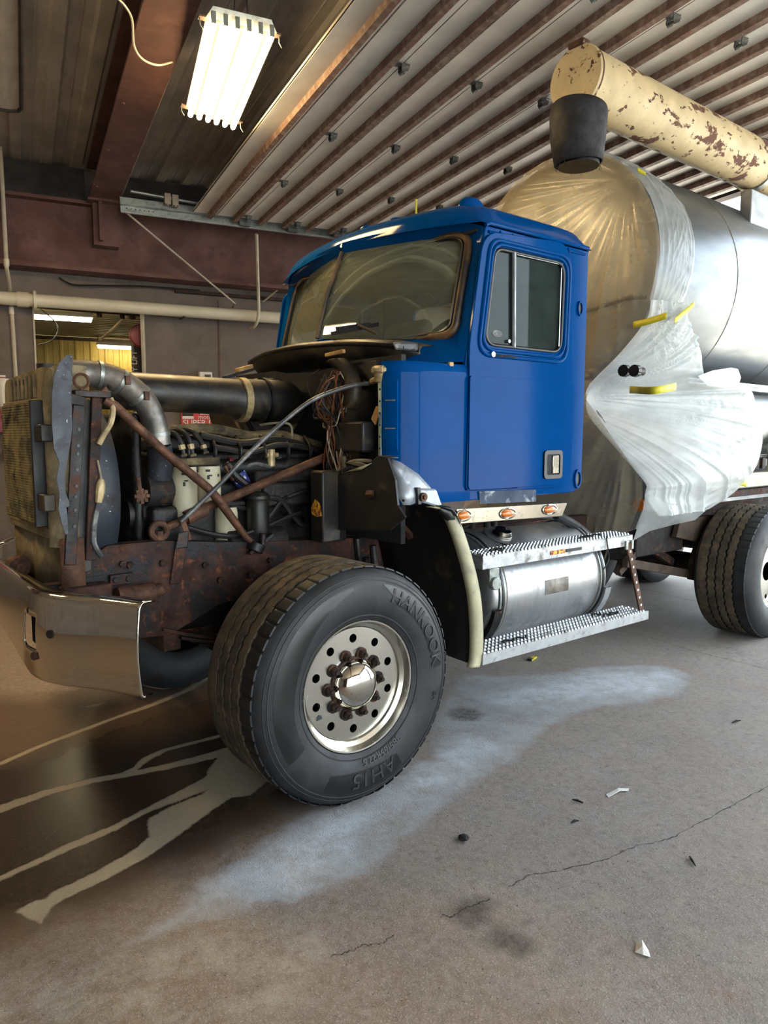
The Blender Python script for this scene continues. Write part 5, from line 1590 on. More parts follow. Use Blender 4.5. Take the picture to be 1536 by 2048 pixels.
# ---------------------------------------------------------------- steps
def step(x0, x1, y0, y1, z0, z1, name):
    b = MB()
    b.span((x0, y0, z0), (x1, y0 + .006, z1))
    b.span((x0, y1 - .006, z0), (x1, y1, z1))
    b.span((x0, y0, z1 - .006), (x1, y1, z1))
    b.span((x0, y0, z0), (x0 + .005, y1, z1))
    b.span((x1 - .005, y0, z0), (x1, y1, z1))
    s = T(b, name, 'alu_step', smooth=0, bevel=.003)
    g = MB()
    nr = 5
    for r in range(nr):
        y = y0 + .015 + (y1 - y0 - .03) * r / (nr - 1)
        k = 0
        x = x0 + .012 + (.014 if r % 2 else 0)
        while x < x1 - .03:
            g.add([(x, y - .009, z1), (x + .02, y - .009, z1), (x + .02, y + .009, z1), (x, y + .009, z1),
                   (x + .004, y - .005, z1 + .011), (x + .016, y - .005, z1 + .011), (x + .016, y + .005, z1 + .011), (x + .004, y + .005, z1 + .011)],
                  [(0, 1, 5, 4), (1, 2, 6, 5), (2, 3, 7, 6), (3, 0, 4, 7), (4, 5, 6, 7)])
            x += .030
    T(g, 'grip_teeth', 'alu_step', s, smooth=0, kind='stuff')
    d = MB()
    for r in range(nr - 1):
        y = y0 + .015 + (y1 - y0 - .03) * (r + .5) / (nr - 1)
        x = x0 + .02
        while x < x1 - .03:
            d.add([(x, y - .006, z1 + .0008), (x + .018, y - .006, z1 + .0008), (x + .018, y + .006, z1 + .0008), (x, y + .006, z1 + .0008)], [(0, 1, 2, 3)])
            x += .030
    T(d, 'grip_slots', 'seal_black', s, smooth=0, kind='stuff')
    return s
s1 = step(.835, 2.215, .03, .19, .985, 1.055, 'upper_step')
s2 = step(.815, 2.385, 0, .19, .478, .535, 'lower_step')
T(MB().span((1.39, .026, 1.005), (1.52, .031, 1.028)), 'warning_label', 'sticker_fire', s1)
T(MB().span((1.53, .026, 1.008), (1.68, .031, 1.026)), 'warning_label', 'print_black', s1)
b = MB().span((.875, .015, .90), (.95, .05, .985))
b.cyl((.91, .03, .905), (.91, -.005, .905), .035, n=18)
lt = T(b, 'step_latch', 'steel_galv', s1, bevel=.004)
# perforated posts
def post(p, q, parent):
    p, q = Vector(p), Vector(q)
    o = T(MB().beam(p, q, .012, .045, (1, 0, 0)), 'step_post', 'rust_rod', parent)
    for k in range(1, 9):
        c = p.lerp(q, k / 9)
        T(MB().cyl(c + Vector((0, -.007, 0)), c + Vector((0, -.0075, 0)), .009, n=10), 'post_hole', 'paper_white' if q.x > 1.5 else 'seal_black', parent)
post((.86, .15, 1.05), (.865, .15, .50), s1)
post((2.165, .03, 1.0), (2.335, .02, .53), s2)
T(MB().beam((2.16, .18, .98), (2.06, .25, .56), .07, .012), 'step_stay', 'tin_brown', s1)
for x in (2.13, 2.19):
    T(MB().span((x, .018, .965), (x + .022, .03, 1.02)), 'stud', 'steel_galv', s1)
rng = random.Random(3)
for st, z, xs_ in ((s1, 1.062, (.95, 1.0, 1.75, 1.82, 1.9)), (s2, .542, (1.05, 1.15, 1.95, 2.0, 2.07))):
    for x in xs_:
        q = (x, .06 + rng.uniform(0, .08), z)
        T(MB().tube(curve([q, (q[0] + .03, q[1] + .02, z + .008), (q[0] + .07, q[1] - .01, z), (q[0] + .1, q[1] + .02, z + .004)], 4), .006, 5), 'oily_crumb', 'stone_dark', st)
T(MB().tube(curve([(1.93, .03, 1.07), (1.93, .022, 1.02), (1.95, .02, .93), (1.91, .03, .86)], 4), .004, 5), 'wire_tie', 'dark_steel', s1)

# ---------------------------------------------------------------- the tank body behind the cab
KZ, KR, KX = 2.93, .90, 2.85
b = MB().lathe([(0, 2.79), (.35, 2.795), (.62, 2.81), (.80, 2.825), (.87, 2.838), (KR - .008, 2.855), (KR, 2.875), (KR, 3.9), (KR, 5.2), (KR, 7.6), (0, 7.75)], (0, CY, KZ), 'x', 128)
tank = T(b, 'debris_tank', 'tank_alu', smooth=50)
for x in (3.98, 5.1):
    T(MB().lathe([(KR + .0005, x - .008), (KR + .004, x), (KR + .0005, x + .008)], (0, CY, KZ), 'x', 96), 'weld_seam', 'pipe_alu', tank)
bulk = [(.86, 2.10), (.86, 1.96), (.34, 1.36), (.335, 1.24), (.42, 1.0), (.66, .90)]
b = MB().prism(bulk + [(2 * CY - p[0], p[1]) for p in reversed(bulk)], .02, axis='x', at=2.86)
bh = T(b, 'bulkhead', 'tank_grey', smooth=0)
p = (2.855, 0.386, 1.18)
T(MB().cyl((2.86, p[1], p[2]), (2.835, p[1], p[2]), .045, n=20), 'reflector', 'amber_lens', bh)
for q in ((2.7, 0.434, 2.141), (2.7, 0.347, 2.135)):
    b = MB().cyl((2.76, q[1], q[2]), (2.69, q[1], q[2]), .03, n=16)
    c0 = MB()
    pts = [(q[1] + (.040 + (.003 if k % 2 else 0)) * math.cos(2 * math.pi * k / 28), q[2] + (.040 + (.003 if k % 2 else 0)) * math.sin(2 * math.pi * k / 28)) for k in range(28)]
    c0.prism(pts, .04, (), 'x', 2.655)
    st = T(b, 'pipe_stub', 'dark_steel', bh)
    T(c0, 'pipe_cap', 'seal_black', st, smooth=0)
# saddle box and deck edge under the tank
b = MB().span((2.95, .95, 1.36), (7.4, 2 * CY - .95, 2.12))
T(b, 'tank_saddle', 'tank_grey', smooth=0)
T(MB().span((2.9, .46, 1.12), (7.4, 2 * CY - .46, 1.35)), 'deck', 'tank_grey', smooth=0)
b = MB().span((3.55, .29, 1.25), (7.4, .40, 1.37))
dk = T(b, 'deck_edge', 'fender_ivory', smooth=0, bevel=.006)
for x in (4.15, 4.75):
    T(MB().span((x, .26, 1.37), (x + .06, .34, 1.75)), 'deck_post', 'fender_ivory', dk, smooth=0)
T(MB().cyl((4.25, .56, 1.78), (6.9, .56, 1.78), .27, n=40), 'water_tank', 'tank_alu', smooth=40, bevel=.02)
for z in (2.09, 2.06):
    T(MB().cyl((3.5, .42, z + .03), (6.8, .40, z), .018, n=8), 'hand_rail', 'alu')
for x in (4.35, 4.46, 4.58):
    T(MB().span((x, .30, 1.40), (x + .06, .36, 1.49)), 'valve_block', 'grime', dk)
T(MB().tube([(4.1, .33, 1.50), (7.0, .33, 1.50)], .018, 8), 'deck_pipe', 'dark_steel', dk)
# rear running gear
T(MB().beam((3.05, .72, .98), (3.9, .72, .60), .05, .06), 'torque_rod', 'rust')
b = MB()
hp_ = [(3.669, 0.55, 0.851), (3.727, 0.55, 0.991), (4.288, 0.55, 0.995), (4.434, 0.55, 0.851), (4.37, 0.55, 0.678), (4.238, 0.55, 0.403), (3.947, 0.55, 0.461), (3.965, 0.55, 0.632), (4.052, 0.55, 0.774)]
ov = [(4.097, 0.55, 0.739), (4.132, 0.55, 0.823), (4.235, 0.55, 0.814), (4.296, 0.55, 0.72), (4.251, 0.55, 0.636), (4.147, 0.55, 0.647)]
b.prism(xz(*hp_), .05, [rounded(xz(*ov), .04, 3)], 'y', .55)
hg = T(b, 'spring_hanger', 'tin_brown', smooth=0, bevel=.006)
T(MB().beam((3.019, 0.6, 0.707), (4.086, 0.6, 0.48), .05, .07), 'lower_beam', 'tin_brown', bevel=.006)
T(MB().span((3.2, .62, .72), (3.9, .70, 1.0)), 'tool_box', 'grime', bevel=.01)
T(MB().beam((3.0, .65, .62), (3.55, .65, .95), .05, .05), 'diagonal_brace', 'tin_brown')
b = MB().hexa([(4.741, 0.7, 0.764), (5.285, 0.7, 0.757), (4.841, 0.75, 0.75), (5.393, 0.75, 0.743), (4.764, 0.7, 1.005), (5.257, 0.7, 1.004), (4.865, 0.75, 0.995), (5.366, 0.75, 0.993)])
gp = T(b, 'gusset_plate', 'fender_ivory', smooth=0)
for q in ((4.776, 0.695, 0.972), (4.875, 0.695, 0.942), (4.992, 0.695, 0.934), (4.842, 0.695, 0.888), (4.819, 0.695, 0.828), (4.899, 0.695, 0.798), (5.008, 0.695, 0.79)):
    T(MB().cyl(q, Vector(q) + Vector((0, -.02, 0)), .02, n=6), 'bolt', 'rust', gp)
T(MB().span((3.9, .40, 1.16), (7.0, .70, 1.22)), 'sub_frame', 'rust', bevel=.006)
p = Vector((4.761, 0.55, 0.639))
T(MB().cyl((p.x, .50, p.z), (p.x, .85, p.z), .22, n=32), 'air_spring', 'rubber_sock', smooth=40, bevel=.03)
for x in (4.40, 5.75):
    T(MB().cyl((x, .4, .53), (x, 2.0, .53), .09, n=16), 'drive_axle', 'grime')
T(MB().cyl((.9, CY, .80), (4.3, CY, .60), .06, n=12), 'drive_shaft', 'grime')
T(MB().span((.45, 1.0, .78), (1.3, 1.4, 1.15)), 'gearbox', 'grime', bevel=.05)
T(MB().cyl((2.4, 1.75, .80), (3.3, 1.75, .80), .16, n=20), 'air_tank', 'grime', bevel=.02)
for x in (1.9, 3.0, 4.9):
    T(MB().span((x, .80, .86), (x + .1, 1.6, 1.02)), 'frame_cross', 'rust')

# ---------------------------------------------------------------- boom with its rubber spout
BYY = .55
pc = Vector((2.193, 0.55, 4.004))
BZ_, BR = pc.z, .197
b = MB().cyl((pc.x, BYY, BZ_), (7.4, BYY, BZ_), BR, n=56)
boom = T(b, 'boom_pipe', 'boom_cream', smooth=40)
T(MB().lathe([(0, -.012), (BR + .004, -.012), (BR + .008, -.004), (BR + .008, .006), (BR, .012)], (pc.x, BYY, BZ_), 'x', 56), 'end_cap', 'boom_cream', boom, smooth=40)
T(MB().lathe([(BR + .002, .012), (BR + .009, .008), (BR + .009, .02), (BR + .001, .026)], (pc.x, BYY, BZ_), 'x', 56), 'end_weld', 'boom_rust', boom)
T(MB().span((pc.x - .03, BYY - .07, BZ_ + BR - .01), (pc.x + .05, BYY + .05, BZ_ + BR + .025)), 'end_tab', 'boom_rust', boom, bevel=.004)
sp_ = Vector((2.244, 0.55, 3.806))
st_, sb_ = Vector((2.228, 0.55, 3.811)), Vector((2.221, 0.55, 3.482))
rows = []
b = MB().tube([(st_.x + .03, BYY, BZ_ - BR + .004), (st_.x + .03, BYY, st_.z - .03)], .165, 40)
T(b, 'spout_stub', 'boom_cream', boom, smooth=40)
b = MB().tube([(st_.x + .005, BYY, st_.z + .01), (st_.x, BYY, st_.z - .02), (st_.x, BYY, (st_.z + sb_.z) / 2), (sb_.x + .02, BYY, sb_.z)], [.176, .182, .175, .152], 40, cap=False)
sk = T(b, 'rubber_spout', 'rubber_sock', boom, smooth=50, thick=.012)
T(MB().tube([(sb_.x + .02, BYY, sb_.z - .02), (sb_.x + .02, BYY, sb_.z + .1)], .135, 30), 'spout_lining', 'seal_black', boom)
rng = random.Random(2)
b = MB()
for k in range(26):
    a = rng.uniform(0, 6.28)
    q = Vector((sb_.x + .02 + .15 * math.cos(a), BYY + .15 * math.sin(a), sb_.z + .01))
    b.tube([q, q + Vector((rng.uniform(-.01, .01), 0, -rng.uniform(.015, .05)))], .0016, 4)
T(b, 'frayed_threads', 'wire_black', boom, kind='stuff')
p = Vector((4.561, 0.55, 3.652))
b = MB().span((p.x, BYY - .05, 3.30), (p.x + .7, BYY + .05, BZ_ - BR - .03))
T(b, 'boom_post', 'tank_grey', smooth=0, bevel=.01)
T(MB().lathe([(BR + .002, -.03), (BR + .014, -.03), (BR + .014, .03), (BR + .002, .03)], (p.x + .12, BYY, BZ_), 'x', 48), 'boom_saddle', 'steel_galv', boom)

# ---------------------------------------------------------------- plastic sheeting taped over the tank's front
def film(name, cover, tint, rough, glow=.35):
    N = Nodes(name)
    N.set(Base_Color=lin(tint), Roughness=rough, Specular_IOR_Level=.5, Subsurface_Weight=0.)
    tl = N.n('ShaderNodeBsdfTranslucent')
    tl.inputs[0].default_value = lin(tint)
    tr = N.n('ShaderNodeBsdfTransparent')
    tr.inputs[0].default_value = (.97, .97, .97, 1)
    m0 = N.n('ShaderNodeMixShader')
    m0.inputs[0].default_value = glow
    N.l(N.b.outputs[0], m0.inputs[1])
    N.l(tl.outputs[0], m0.inputs[2])
    m1 = N.n('ShaderNodeMixShader')
    f = N.ramp(N.noise(4, 3, (1, 1, 2)), .35, .7, cover * .85, min(1, cover * 1.12))
    N.l(f, m1.inputs[0])
    N.l(tr.outputs[0], m1.inputs[1])
    N.l(m0.outputs[0], m1.inputs[2])
    N.l(m1.outputs[0], N.out.inputs[0])
    MATS[name] = N.m
film('film_clear', .52, '#a89c80', .24, 0.)
film('film_white', .92, '#ebf0ef', .2)
film('film_thin', .45, '#cfd4d2', .25)

sheet = empty('plastic_sheeting', (2.8 * math.cos(TRUCK_TURN), 2.8 * math.sin(TRUCK_TURN), 0), TRUCK_TURN)
tag(sheet, 'clear plastic sheeting draped and taped over the silver tank front', 'plastic sheet')
def S(mb, name, m, **kw):
    o = mb.build(name, m, sheet, **kw)
    o.location = (-2.8, 0, 0)
    return o
def wave(t, seed=0):
    """smooth one-dimensional noise, -1 .. 1"""
    i = math.floor(t)
    def h(k):
        return (math.sin((k + seed * 17.3) * 127.1) * 43758.5453) % 1 * 2 - 1
    f = t - i
    f = f * f * (3 - 2 * f)
    return h(i) * (1 - f) + h(i + 1) * f
def folds(th, seed, k=9.):
    return .65 * (1 - abs(wave(th * k, seed))) ** 6 + .35 * (1 - abs(wave(th * k * 2.3, seed + 5))) ** 6
def soft_folds(th, seed, k=9.):
    return .7 * (1 - abs(wave(th * k, seed))) ** 2.2 + .3 * (1 - abs(wave(th * k * 2.1, seed + 5))) ** 2.2
def near_edge(z):
    if z > 2.12:
        return CY - math.sqrt(max(0, (KR + .012) ** 2 - (z - KZ) ** 2))
    pts = [(2.12, .80), (1.96, .84), (1.36, .335), (1.24, .33), (.92, .42)]
    for (z0, y0), (z1, y1) in zip(pts, pts[1:]):
        if z1 <= z <= z0:
            return y0 + (y1 - y0) * (z0 - z) / (z0 - z1)
    return .42
nz, nyy = 260, 210
rows = []
ztop = KZ + KR + .005
tape_top = Vector(((2.75, 0.532, 3.506)))
for i in range(nz + 1):
    t = i / nz
    z = ztop - (ztop - .93) * (1 - (1 - t) ** 1.0)
    y0 = near_edge(z) if z < ztop - .001 else CY
    y1 = 2 * CY - (near_edge(z) if z > 2.12 else .30)
    row = []
    for j in range(nyy + 1):
        s = j / nyy
        y = y0 + (y1 - y0) * s
        dome = math.hypot(y - CY, z - KZ) / KR
        x = 2.775 if z < 2.0 else 2.765 + .06 * min(1, dome) ** 4
        if z < 2.2:
            x = min(x, 2.80) + .02
        # folds fan out from the taped top corner
        d = Vector((y - tape_top.y, z - tape_top.z))
        th = math.atan2(d.y, d.x)
        x -= .05 * soft_folds(th, 1, 7.) * min(1, d.length * 1.4) * min(1, s * 14) * (1 if z > 2.3 else max(0, (z - 1.9) / .4))
        d2 = Vector((y - .45, z - 2.02))
        th2 = math.atan2(d2.y, d2.x)
        x -= .03 * soft_folds(th2, 3, 10.) * min(1, d2.length * 2) * min(1, s * 14) * max(0, min(1, (2.45 - z) / .35))
        lower = max(0, 1.25 - z)
        row.append((x - .18 * lower * (1 - s * .3), y, z + .03 * math.sin(s * 9) * (1 if i == nz else 0)))
    rows.append(row)
S(MB().loft(rows), 'front_sheet', 'film_clear', smooth=180)
# collar that wraps round the tank's shoulder
rows = []
na, nx = 300, 50
for i in range(na + 1):
    a = R(84 + (232 - 84) * i / na)
    wmax = .12 + .36 * math.sin(math.pi * min(1, max(0, (i / na - .05)) * 1.05)) ** .8
    row = []
    for j in range(nx + 1):
        s = j / nx
        x = 2.835 + wmax * s
        rr = KR + .010 + .018 * math.sin(s * math.pi) + .020 * folds(a * 1.2 + s * .9, 8, 3.2) * math.sin(math.pi * min(1, s * 1.1)) + .012 * folds(s * 2.5 + a * .35, 12, 4)
        row.append((x, CY + rr * math.cos(a), KZ + rr * math.sin(a)))
    rows.append(row)
S(MB().loft(rows), 'collar', 'film_thin', smooth=180)
# the slack side bag
inner = [(2.8, 0.324, 2.629), (2.8, 0.358, 2.496), (2.8, 0.559, 2.284), (2.8, 0.812, 2.074), (2.8, 0.844, 1.963), (2.8, 0.812, 1.833), (2.8, 0.642, 1.659), (2.8, 0.479, 1.507), (2.8, 0.318, 1.347), (2.8, 0.312, 1.29), (2.8, 0.309, 1.232), (2.85, 0.228, 1.113)]
outer = [(3.195, 0.3, 2.627), (3.321, 0.3, 2.466), (3.428, 0.28, 2.307), (3.356, 0.22, 2.176), (3.523, 0.25, 2.113), (4.128, 0.25, 2.085), (4.327, 0.25, 1.875), (4.442, 0.25, 1.668), (4.367, 0.25, 1.446), (4.169, 0.25, 1.311), (3.963, 0.26, 1.205), (3.657, 0.28, 1.108)]
bulge = [.03, .07, .12, .10, .06, .06, .13, .17, .17, .14, .09, .03]
A, O = curve(inner, 20), curve(outer, 20)
Bv = curve([(q, 0, 0) for q in bulge], 20)
t1 = Vector((2.732, 0.12, 1.977))
t0 = Vector((2.876, 0.2, 2.484))
rows = []
ncol = 200
for a, o, bq in zip(A, O, Bv):
    row = []
    for j in range(ncol + 1):
        s = j / ncol
        p = a.lerp(o, s)
        h = math.sin(math.pi * s ** .8) ** .75 if 0 < s < 1 else 0
        p = p + Vector((-.25 * bq.x * h, -bq.x * h, 0))
        d = Vector((p.x - t1.x, p.z - t1.z))
        th = math.atan2(d.y, d.x)
        e = min(1, s * 8) * min(1, (1 - s) * 8)
        pull = math.exp(-(d.length / .16) ** 2)
        f = folds(th, 21, 10.) * min(1, d.length * 2.5)
        d0 = Vector((p.x - t0.x, p.z - t0.z))
        f0 = folds(math.atan2(d0.y, d0.x), 31, 8.) * max(0, 1 - d0.length / .45)
        crinkle = .006 * wave(p.x * 23 + p.z * 9, 2) * wave(p.z * 27 - p.x * 7, 4) * min(1, s * 2) ** 2
        p = p + Vector((0, -.055 * f * e - .04 * f0 * e + .10 * pull * e + crinkle * 2 * e, 0))
        row.append(p)
    rows.append(row)
S(MB().loft(rows), 'side_bag', 'film_white', smooth=180)
# loose flap and the trailing hem
fl = [(3.252, 0.2, 2.119), (3.382, 0.16, 2.163), (3.618, 0.14, 2.196), (3.729, 0.14, 2.191), (3.804, 0.15, 2.131), (3.839, 0.18, 2.085), (3.66, 0.2, 2.052), (3.395, 0.2, 2.052)]
c0 = Vector((0, 0, 0))
for q in fl:
    c0 += Vector(q) / 8
c0 += Vector((0, -.05, 0))
S(MB().add([Vector(q) for q in fl] + [c0], [(i, (i + 1) % 8, 8) for i in range(8)]), 'flap', 'film_white', smooth=180)
hem = [[(2.8, 0.311, 1.279), (2.72, 0.28, 1.142), (2.62, 0.284, 0.947)], [(2.85, 0.186, 1.213), (2.82, 0.183, 1.108), (2.75, 0.234, 1.012)], [(3.71, 0.3, 1.119), (3.487, 0.3, 1.031), (3.162, 0.3, 1.017)]]
S(MB().loft([[Vector(q) for q in r] for r in hem]), 'hem', 'film_thin', smooth=180)

def tape(name, pts, w, label):
    up = Vector((0, 0, 1))
    c = curve([Vector(p) for p in pts], 6)
    mb = MB().loft([[p + up * w / 2 for p in c], [p - up * w / 2 for p in c]])
    o = mb.build('masking_tape', 'tape_yellow', None, smooth=60, thick=.0015)
    o.rotation_euler = (0, 0, TRUCK_TURN)
    tag(o, label, 'tape', 'tape strips on the plastic')
def onsheet(p, d=.03):
    return Vector(p) + Vector((-.6, -.8, 0)) * d
tape('tape', [onsheet((2.73, 0.418, 2.462), .01), onsheet((2.73, 0.321, 2.468), .02), onsheet((2.76, 0.203, 2.494), .06)], .045, 'yellow tape strip beside the gathered neck, nearer the cab')
tape('tape', [onsheet((2.894, 0.24, 2.47), .10), onsheet((2.989, 0.24, 2.521), .09), onsheet((3.157, 0.24, 2.615), .09)], .04, 'yellow tape strip crossing the gathered neck over the bare tank')
tape('tape', [onsheet((2.7, 0.417, 2.007), .03), onsheet((2.499, 0.12, 1.979), .06), onsheet((2.773, 0.12, 2.016), .06)], .05, 'yellow tape strip below the two black pipe caps')
tape('tape', [(3.994, 0.215, 1.303), (4.062, 0.215, 1.301), (4.123, 0.215, 1.29)], .05, 'small yellow tape tab on the deck edge')
tape('tape', [onsheet((2.95, 0.592, 3.584), .07), onsheet((2.97, 0.572, 3.566), .07), onsheet((2.99, 0.551, 3.547), .07)], .03, 'small yellow tape tab at the top of the tank shoulder')
# row of printed marks along the film
rng = random.Random(8)
b = MB()
for k in range(70):
    px = k / 69
    y, z = .95 - .62 * px, 2.62 - .02 * math.sin(px * 6)
    hgt = rng.uniform(.02, .034)
    x = 2.742
    b.add([(x, y, z), (x, y - rng.uniform(.004, .007), z), (x, y - .006, z + hgt), (x, y - .003, z + hgt)], [(0, 1, 2, 3)])
S(b, 'printed_marks', 'print_black', smooth=0, kind='stuff')

# ================================================================ concrete floor with its stains
def axis(lo, hi, f0, f1, fine, coarse):
    a = np.arange(lo, f0, coarse)
    m = np.arange(f0, f1, fine)
    c = np.arange(f1, hi + coarse, coarse)
    return np.concatenate([a, m, c])
gx = axis(-7.2, 6.15, -3.0, 2.6, .017, .3)
gy = axis(-8.15, 11.6, -2.4, 3.4, .017, .3)
X, Y = np.meshgrid(gx, gy)
def seg_dist(pts, ws):
    """distance to a polyline minus its half width"""
    best = np.full(X.shape, 9.)
    for (a, c), (w0, w1) in zip(zip(pts, pts[1:]), zip(ws, ws[1:])):
        ax, ay, bx, by = a[0], a[1], c[0], c[1]
        dx, dy = bx - ax, by - ay
        t = np.clip(((X - ax) * dx + (Y - ay) * dy) / (dx * dx + dy * dy + 1e-9), 0, 1)
        d = np.hypot(X - ax - t * dx, Y - ay - t * dy) - (w0 + (w1 - w0) * t) / 2
        best = np.minimum(best, d)
    return best
def poly_sd(pts):
    """signed distance to a polygon, negative inside"""
    d = seg_dist(pts + [pts[0]], [0.] * (len(pts) + 1))
    inside = np.zeros(X.shape, bool)
    j = len(pts) - 1
    for i in range(len(pts)):
        xi, yi, xj, yj = pts[i][0], pts[i][1], pts[j][0], pts[j][1]
        inside ^= ((yi > Y) != (yj > Y)) & (X < (xj - xi) * (Y - yi) / (yj - yi + 1e-12) + xi)
        j = i
    return np.where(inside, -d, d)
# oily wet patch left of the wheel
wet = poly_sd([(-2.721, 2.865, -0), (-1.37, 2.155, 0), (-0.818, 1.886, 0), (-0.197, 2.205, 0), (0.161, 2.16, 0), (0.227, 0.636, 0), (0.001, -0.006, 0), (-0.192, 0.011, 0), (-0.526, -0.169, 0), (-0.921, -0.244, 0), (-1.246, -0.373, 0), (-1.613, -0.482, -0), (-2.146, -0.313, 0)])
deep = poly_sd([(-2.175, 1.277, 0), (-1.424, 1.159, 0), (-1.008, 1.434, 0), (-0.608, 1.636, 0), (-0.261, 1.771, -0), (-0.057, 1.011, 0), (-0.234, 0.162, 0), (-0.589, -0.008, 0), (-0.904, -0.143, 0), (-1.188, -0.249, -0), (-1.48, -0.26, 0), (-1.921, -0.183, 0)])
# dry runs left through it
dry = seg_dist([(-1.772, 1.022, 0), (-1.517, 1.152, 0), (-1.327, 1.305, 0), (-1.116, 1.43, -0), (-0.884, 1.568, 0), (-0.662, 1.682, 0), (-0.407, 1.864, 0), (-0.158, 2.186, 0)], [.03, .035, .035, .04, .035, .045, .05, .08])
dry = np.minimum(dry, seg_dist([(-1.732, 0.571, 0), (-1.503, 0.635, 0), (-1.316, 0.711, 0), (-1.114, 0.748, 0), (-0.928, 0.74, 0), (-0.732, 0.744, 0), (-0.52, 0.772, 0), (-0.292, 0.815, -0)], [.07, .07, .06, .055, .05, .06, .075, .10]))
dry = np.minimum(dry, seg_dist([(-0.987, 0.745, 0), (-0.892, 0.797, 0), (-0.83, 0.883, 0), (-0.722, 0.953, 0), (-0.527, 0.989, 0), (-0.32, 1.026, -0)], [.01, .03, .05, .035, .03, .035]))
dry = np.minimum(dry, seg_dist([(-1.364, -0.233, 0), (-1.286, -0.168, 0), (-1.142, -0.108, 0), (-0.982, -0.019, 0), (-0.842, 0.106, -0), (-0.684, 0.251, 0), (-0.509, 0.395, 0), (-0.345, 0.444, 0)], [.05, .07, .075, .085, .11, .13, .15, .16]))
dry = np.minimum(dry, seg_dist([(-1.724, -0.051, 0), (-1.488, 0.043, 0), (-1.366, 0.098, 0), (-1.244, 0.161, 0), (-1.155, 0.197, 0), (-1.051, 0.239, 0), (-0.914, 0.328, 0), (-0.77, 0.391, 0), (-0.56, 0.489, 0)], [.03, .03, .035, .05, .055, .04, .035, .07, .12]))
dry = np.minimum(dry, poly_sd([(-0.569, 0.614, 0), (-0.473, 0.749, 0), (-0.243, 0.791, -0), (-0.238, 0.453, 0), (-0.447, 0.265, 0), (-0.606, 0.29, 0), (-0.593, 0.505, 0)]))
dry = np.minimum(dry, poly_sd([(-0.915, 0.242, 0), (-0.829, 0.307, 0), (-0.659, 0.369, 0), (-0.627, 0.3, 0), (-0.827, 0.072, 0), (-0.936, 0.031, 0)]))
dry = np.minimum(dry, poly_sd([(-1.434, -0.198, 0), (-1.361, -0.164, -0), (-1.303, -0.192, -0), (-1.352, -0.316, 0), (-1.386, -0.27, 0)]))
dry = np.minimum(dry, seg_dist([(-1.077, 1.818, -0), (-1.004, 1.82, -0), (-0.929, 1.841, -0)], [.01, .03, .01]))
# pale dusty overspray
pale = poly_sd([(-1.084, -0.554, 0), (-0.96, -0.478, 0), (-0.829, -0.391, 0), (-0.701, -0.286, 0), (-0.555, -0.195, 0), (-0.396, -0.103, 0), (-0.197, -0.001, 0), (0.02, 0.038, 0), (0.502, 0.221, 0), (1.021, 0.94, 0), (1.389, 1.285, 0), (1.864, 1.054, 0), (2.312, 1.047, 0), (2.85, 0.85, 0), (2.846, 0.575, 0), (2.374, 0.361, 0), (1.682, 0.426, -0), (1.292, 0.273, -0), (0.878, 0.037, 0), (0.402, -0.148, 0), (0.013, -0.389, 0), (-0.208, -0.519, 0), (-0.423, -0.589, 0), (-0.635, -0.537, 0), (-0.77, -0.564, 0), (-0.919, -0.533, 0), (-1.024, -0.566, 0)])
core = poly_sd([(-0.733, -0.336, 0), (-0.537, -0.204, 0), (-0.216, -0.051, 0), (0.084, -0.046, 0), (-0.191, -0.332, 0), (-0.435, -0.516, -0), (-0.655, -0.476, 0)])
core = np.minimum(core, poly_sd([(1.247, 0.88, 0), (1.734, 0.886, 0), (2.298, 0.927, 0), (2.754, 0.668, 0), (2.307, 0.467, 0), (1.712, 0.603, 0), (1.293, 0.616, -0)]))
core = np.minimum(core, poly_sd([(0.611, 0.304, 0), (0.84, 0.414, 0), (0.89, 0.239, -0), (0.48, -0.018, 0), (0.168, -0.087, 0)]))
scuff = poly_sd([(-1.604, -0.599, 0), (-1.332, -0.596, 0), (-1.032, -0.616, 0), (-0.732, -0.624, 0), (-0.623, -0.734, 0), (-0.501, -0.794, 0), (-0.515, -0.92, 0), (-0.707, -0.992, 0), (-0.928, -1.031, -0), (-1.341, -0.907, 0), (-1.589, -0.786, 0)])
spots = np.full(X.shape, 9.)
for (cx, cy), r in (((0.018, -0.915, 0)[:2], .075), ((0.073, -0.902, -0)[:2], .05), ((0.052, -1.085, 0)[:2], .06), ((0.076, -1.124, 0)[:2], .055), ((1.008, 0.682, 0)[:2], .10), ((0.161, -1.045, -0)[:2], .0)):
    spots = np.minimum(spots, np.hypot((X - cx), (Y - cy)) - r)
ny_, nx_ = X.shape
me = bpy.data.meshes.new('floor')
vv = np.zeros((ny_ * nx_, 3))
vv[:, 0], vv[:, 1] = X.ravel(), Y.ravel()
idx = np.arange(ny_ * nx_).reshape(ny_, nx_)
q = np.stack([idx[:-1, :-1], idx[:-1, 1:], idx[1:, 1:], idx[1:, :-1]], -1).reshape(-1, 4)
me.vertices.add(len(vv))
me.vertices.foreach_set('co', vv.ravel())
me.loops.add(q.size)
me.loops.foreach_set('vertex_index', q.ravel().astype(np.int32))
me.polygons.add(len(q))
me.polygons.foreach_set('loop_start', np.arange(0, q.size, 4, dtype=np.int32))
me.update(calc_edges=True)
for nm, arr in (('wet', wet), ('deep', deep), ('dry', dry), ('pale', pale), ('core', core), ('scuff', scuff), ('spots', spots)):
    at_ = me.attributes.new(nm, 'FLOAT', 'POINT')
    at_.data.foreach_set('value', np.clip(arr, -2, 2).ravel().astype(np.float32))

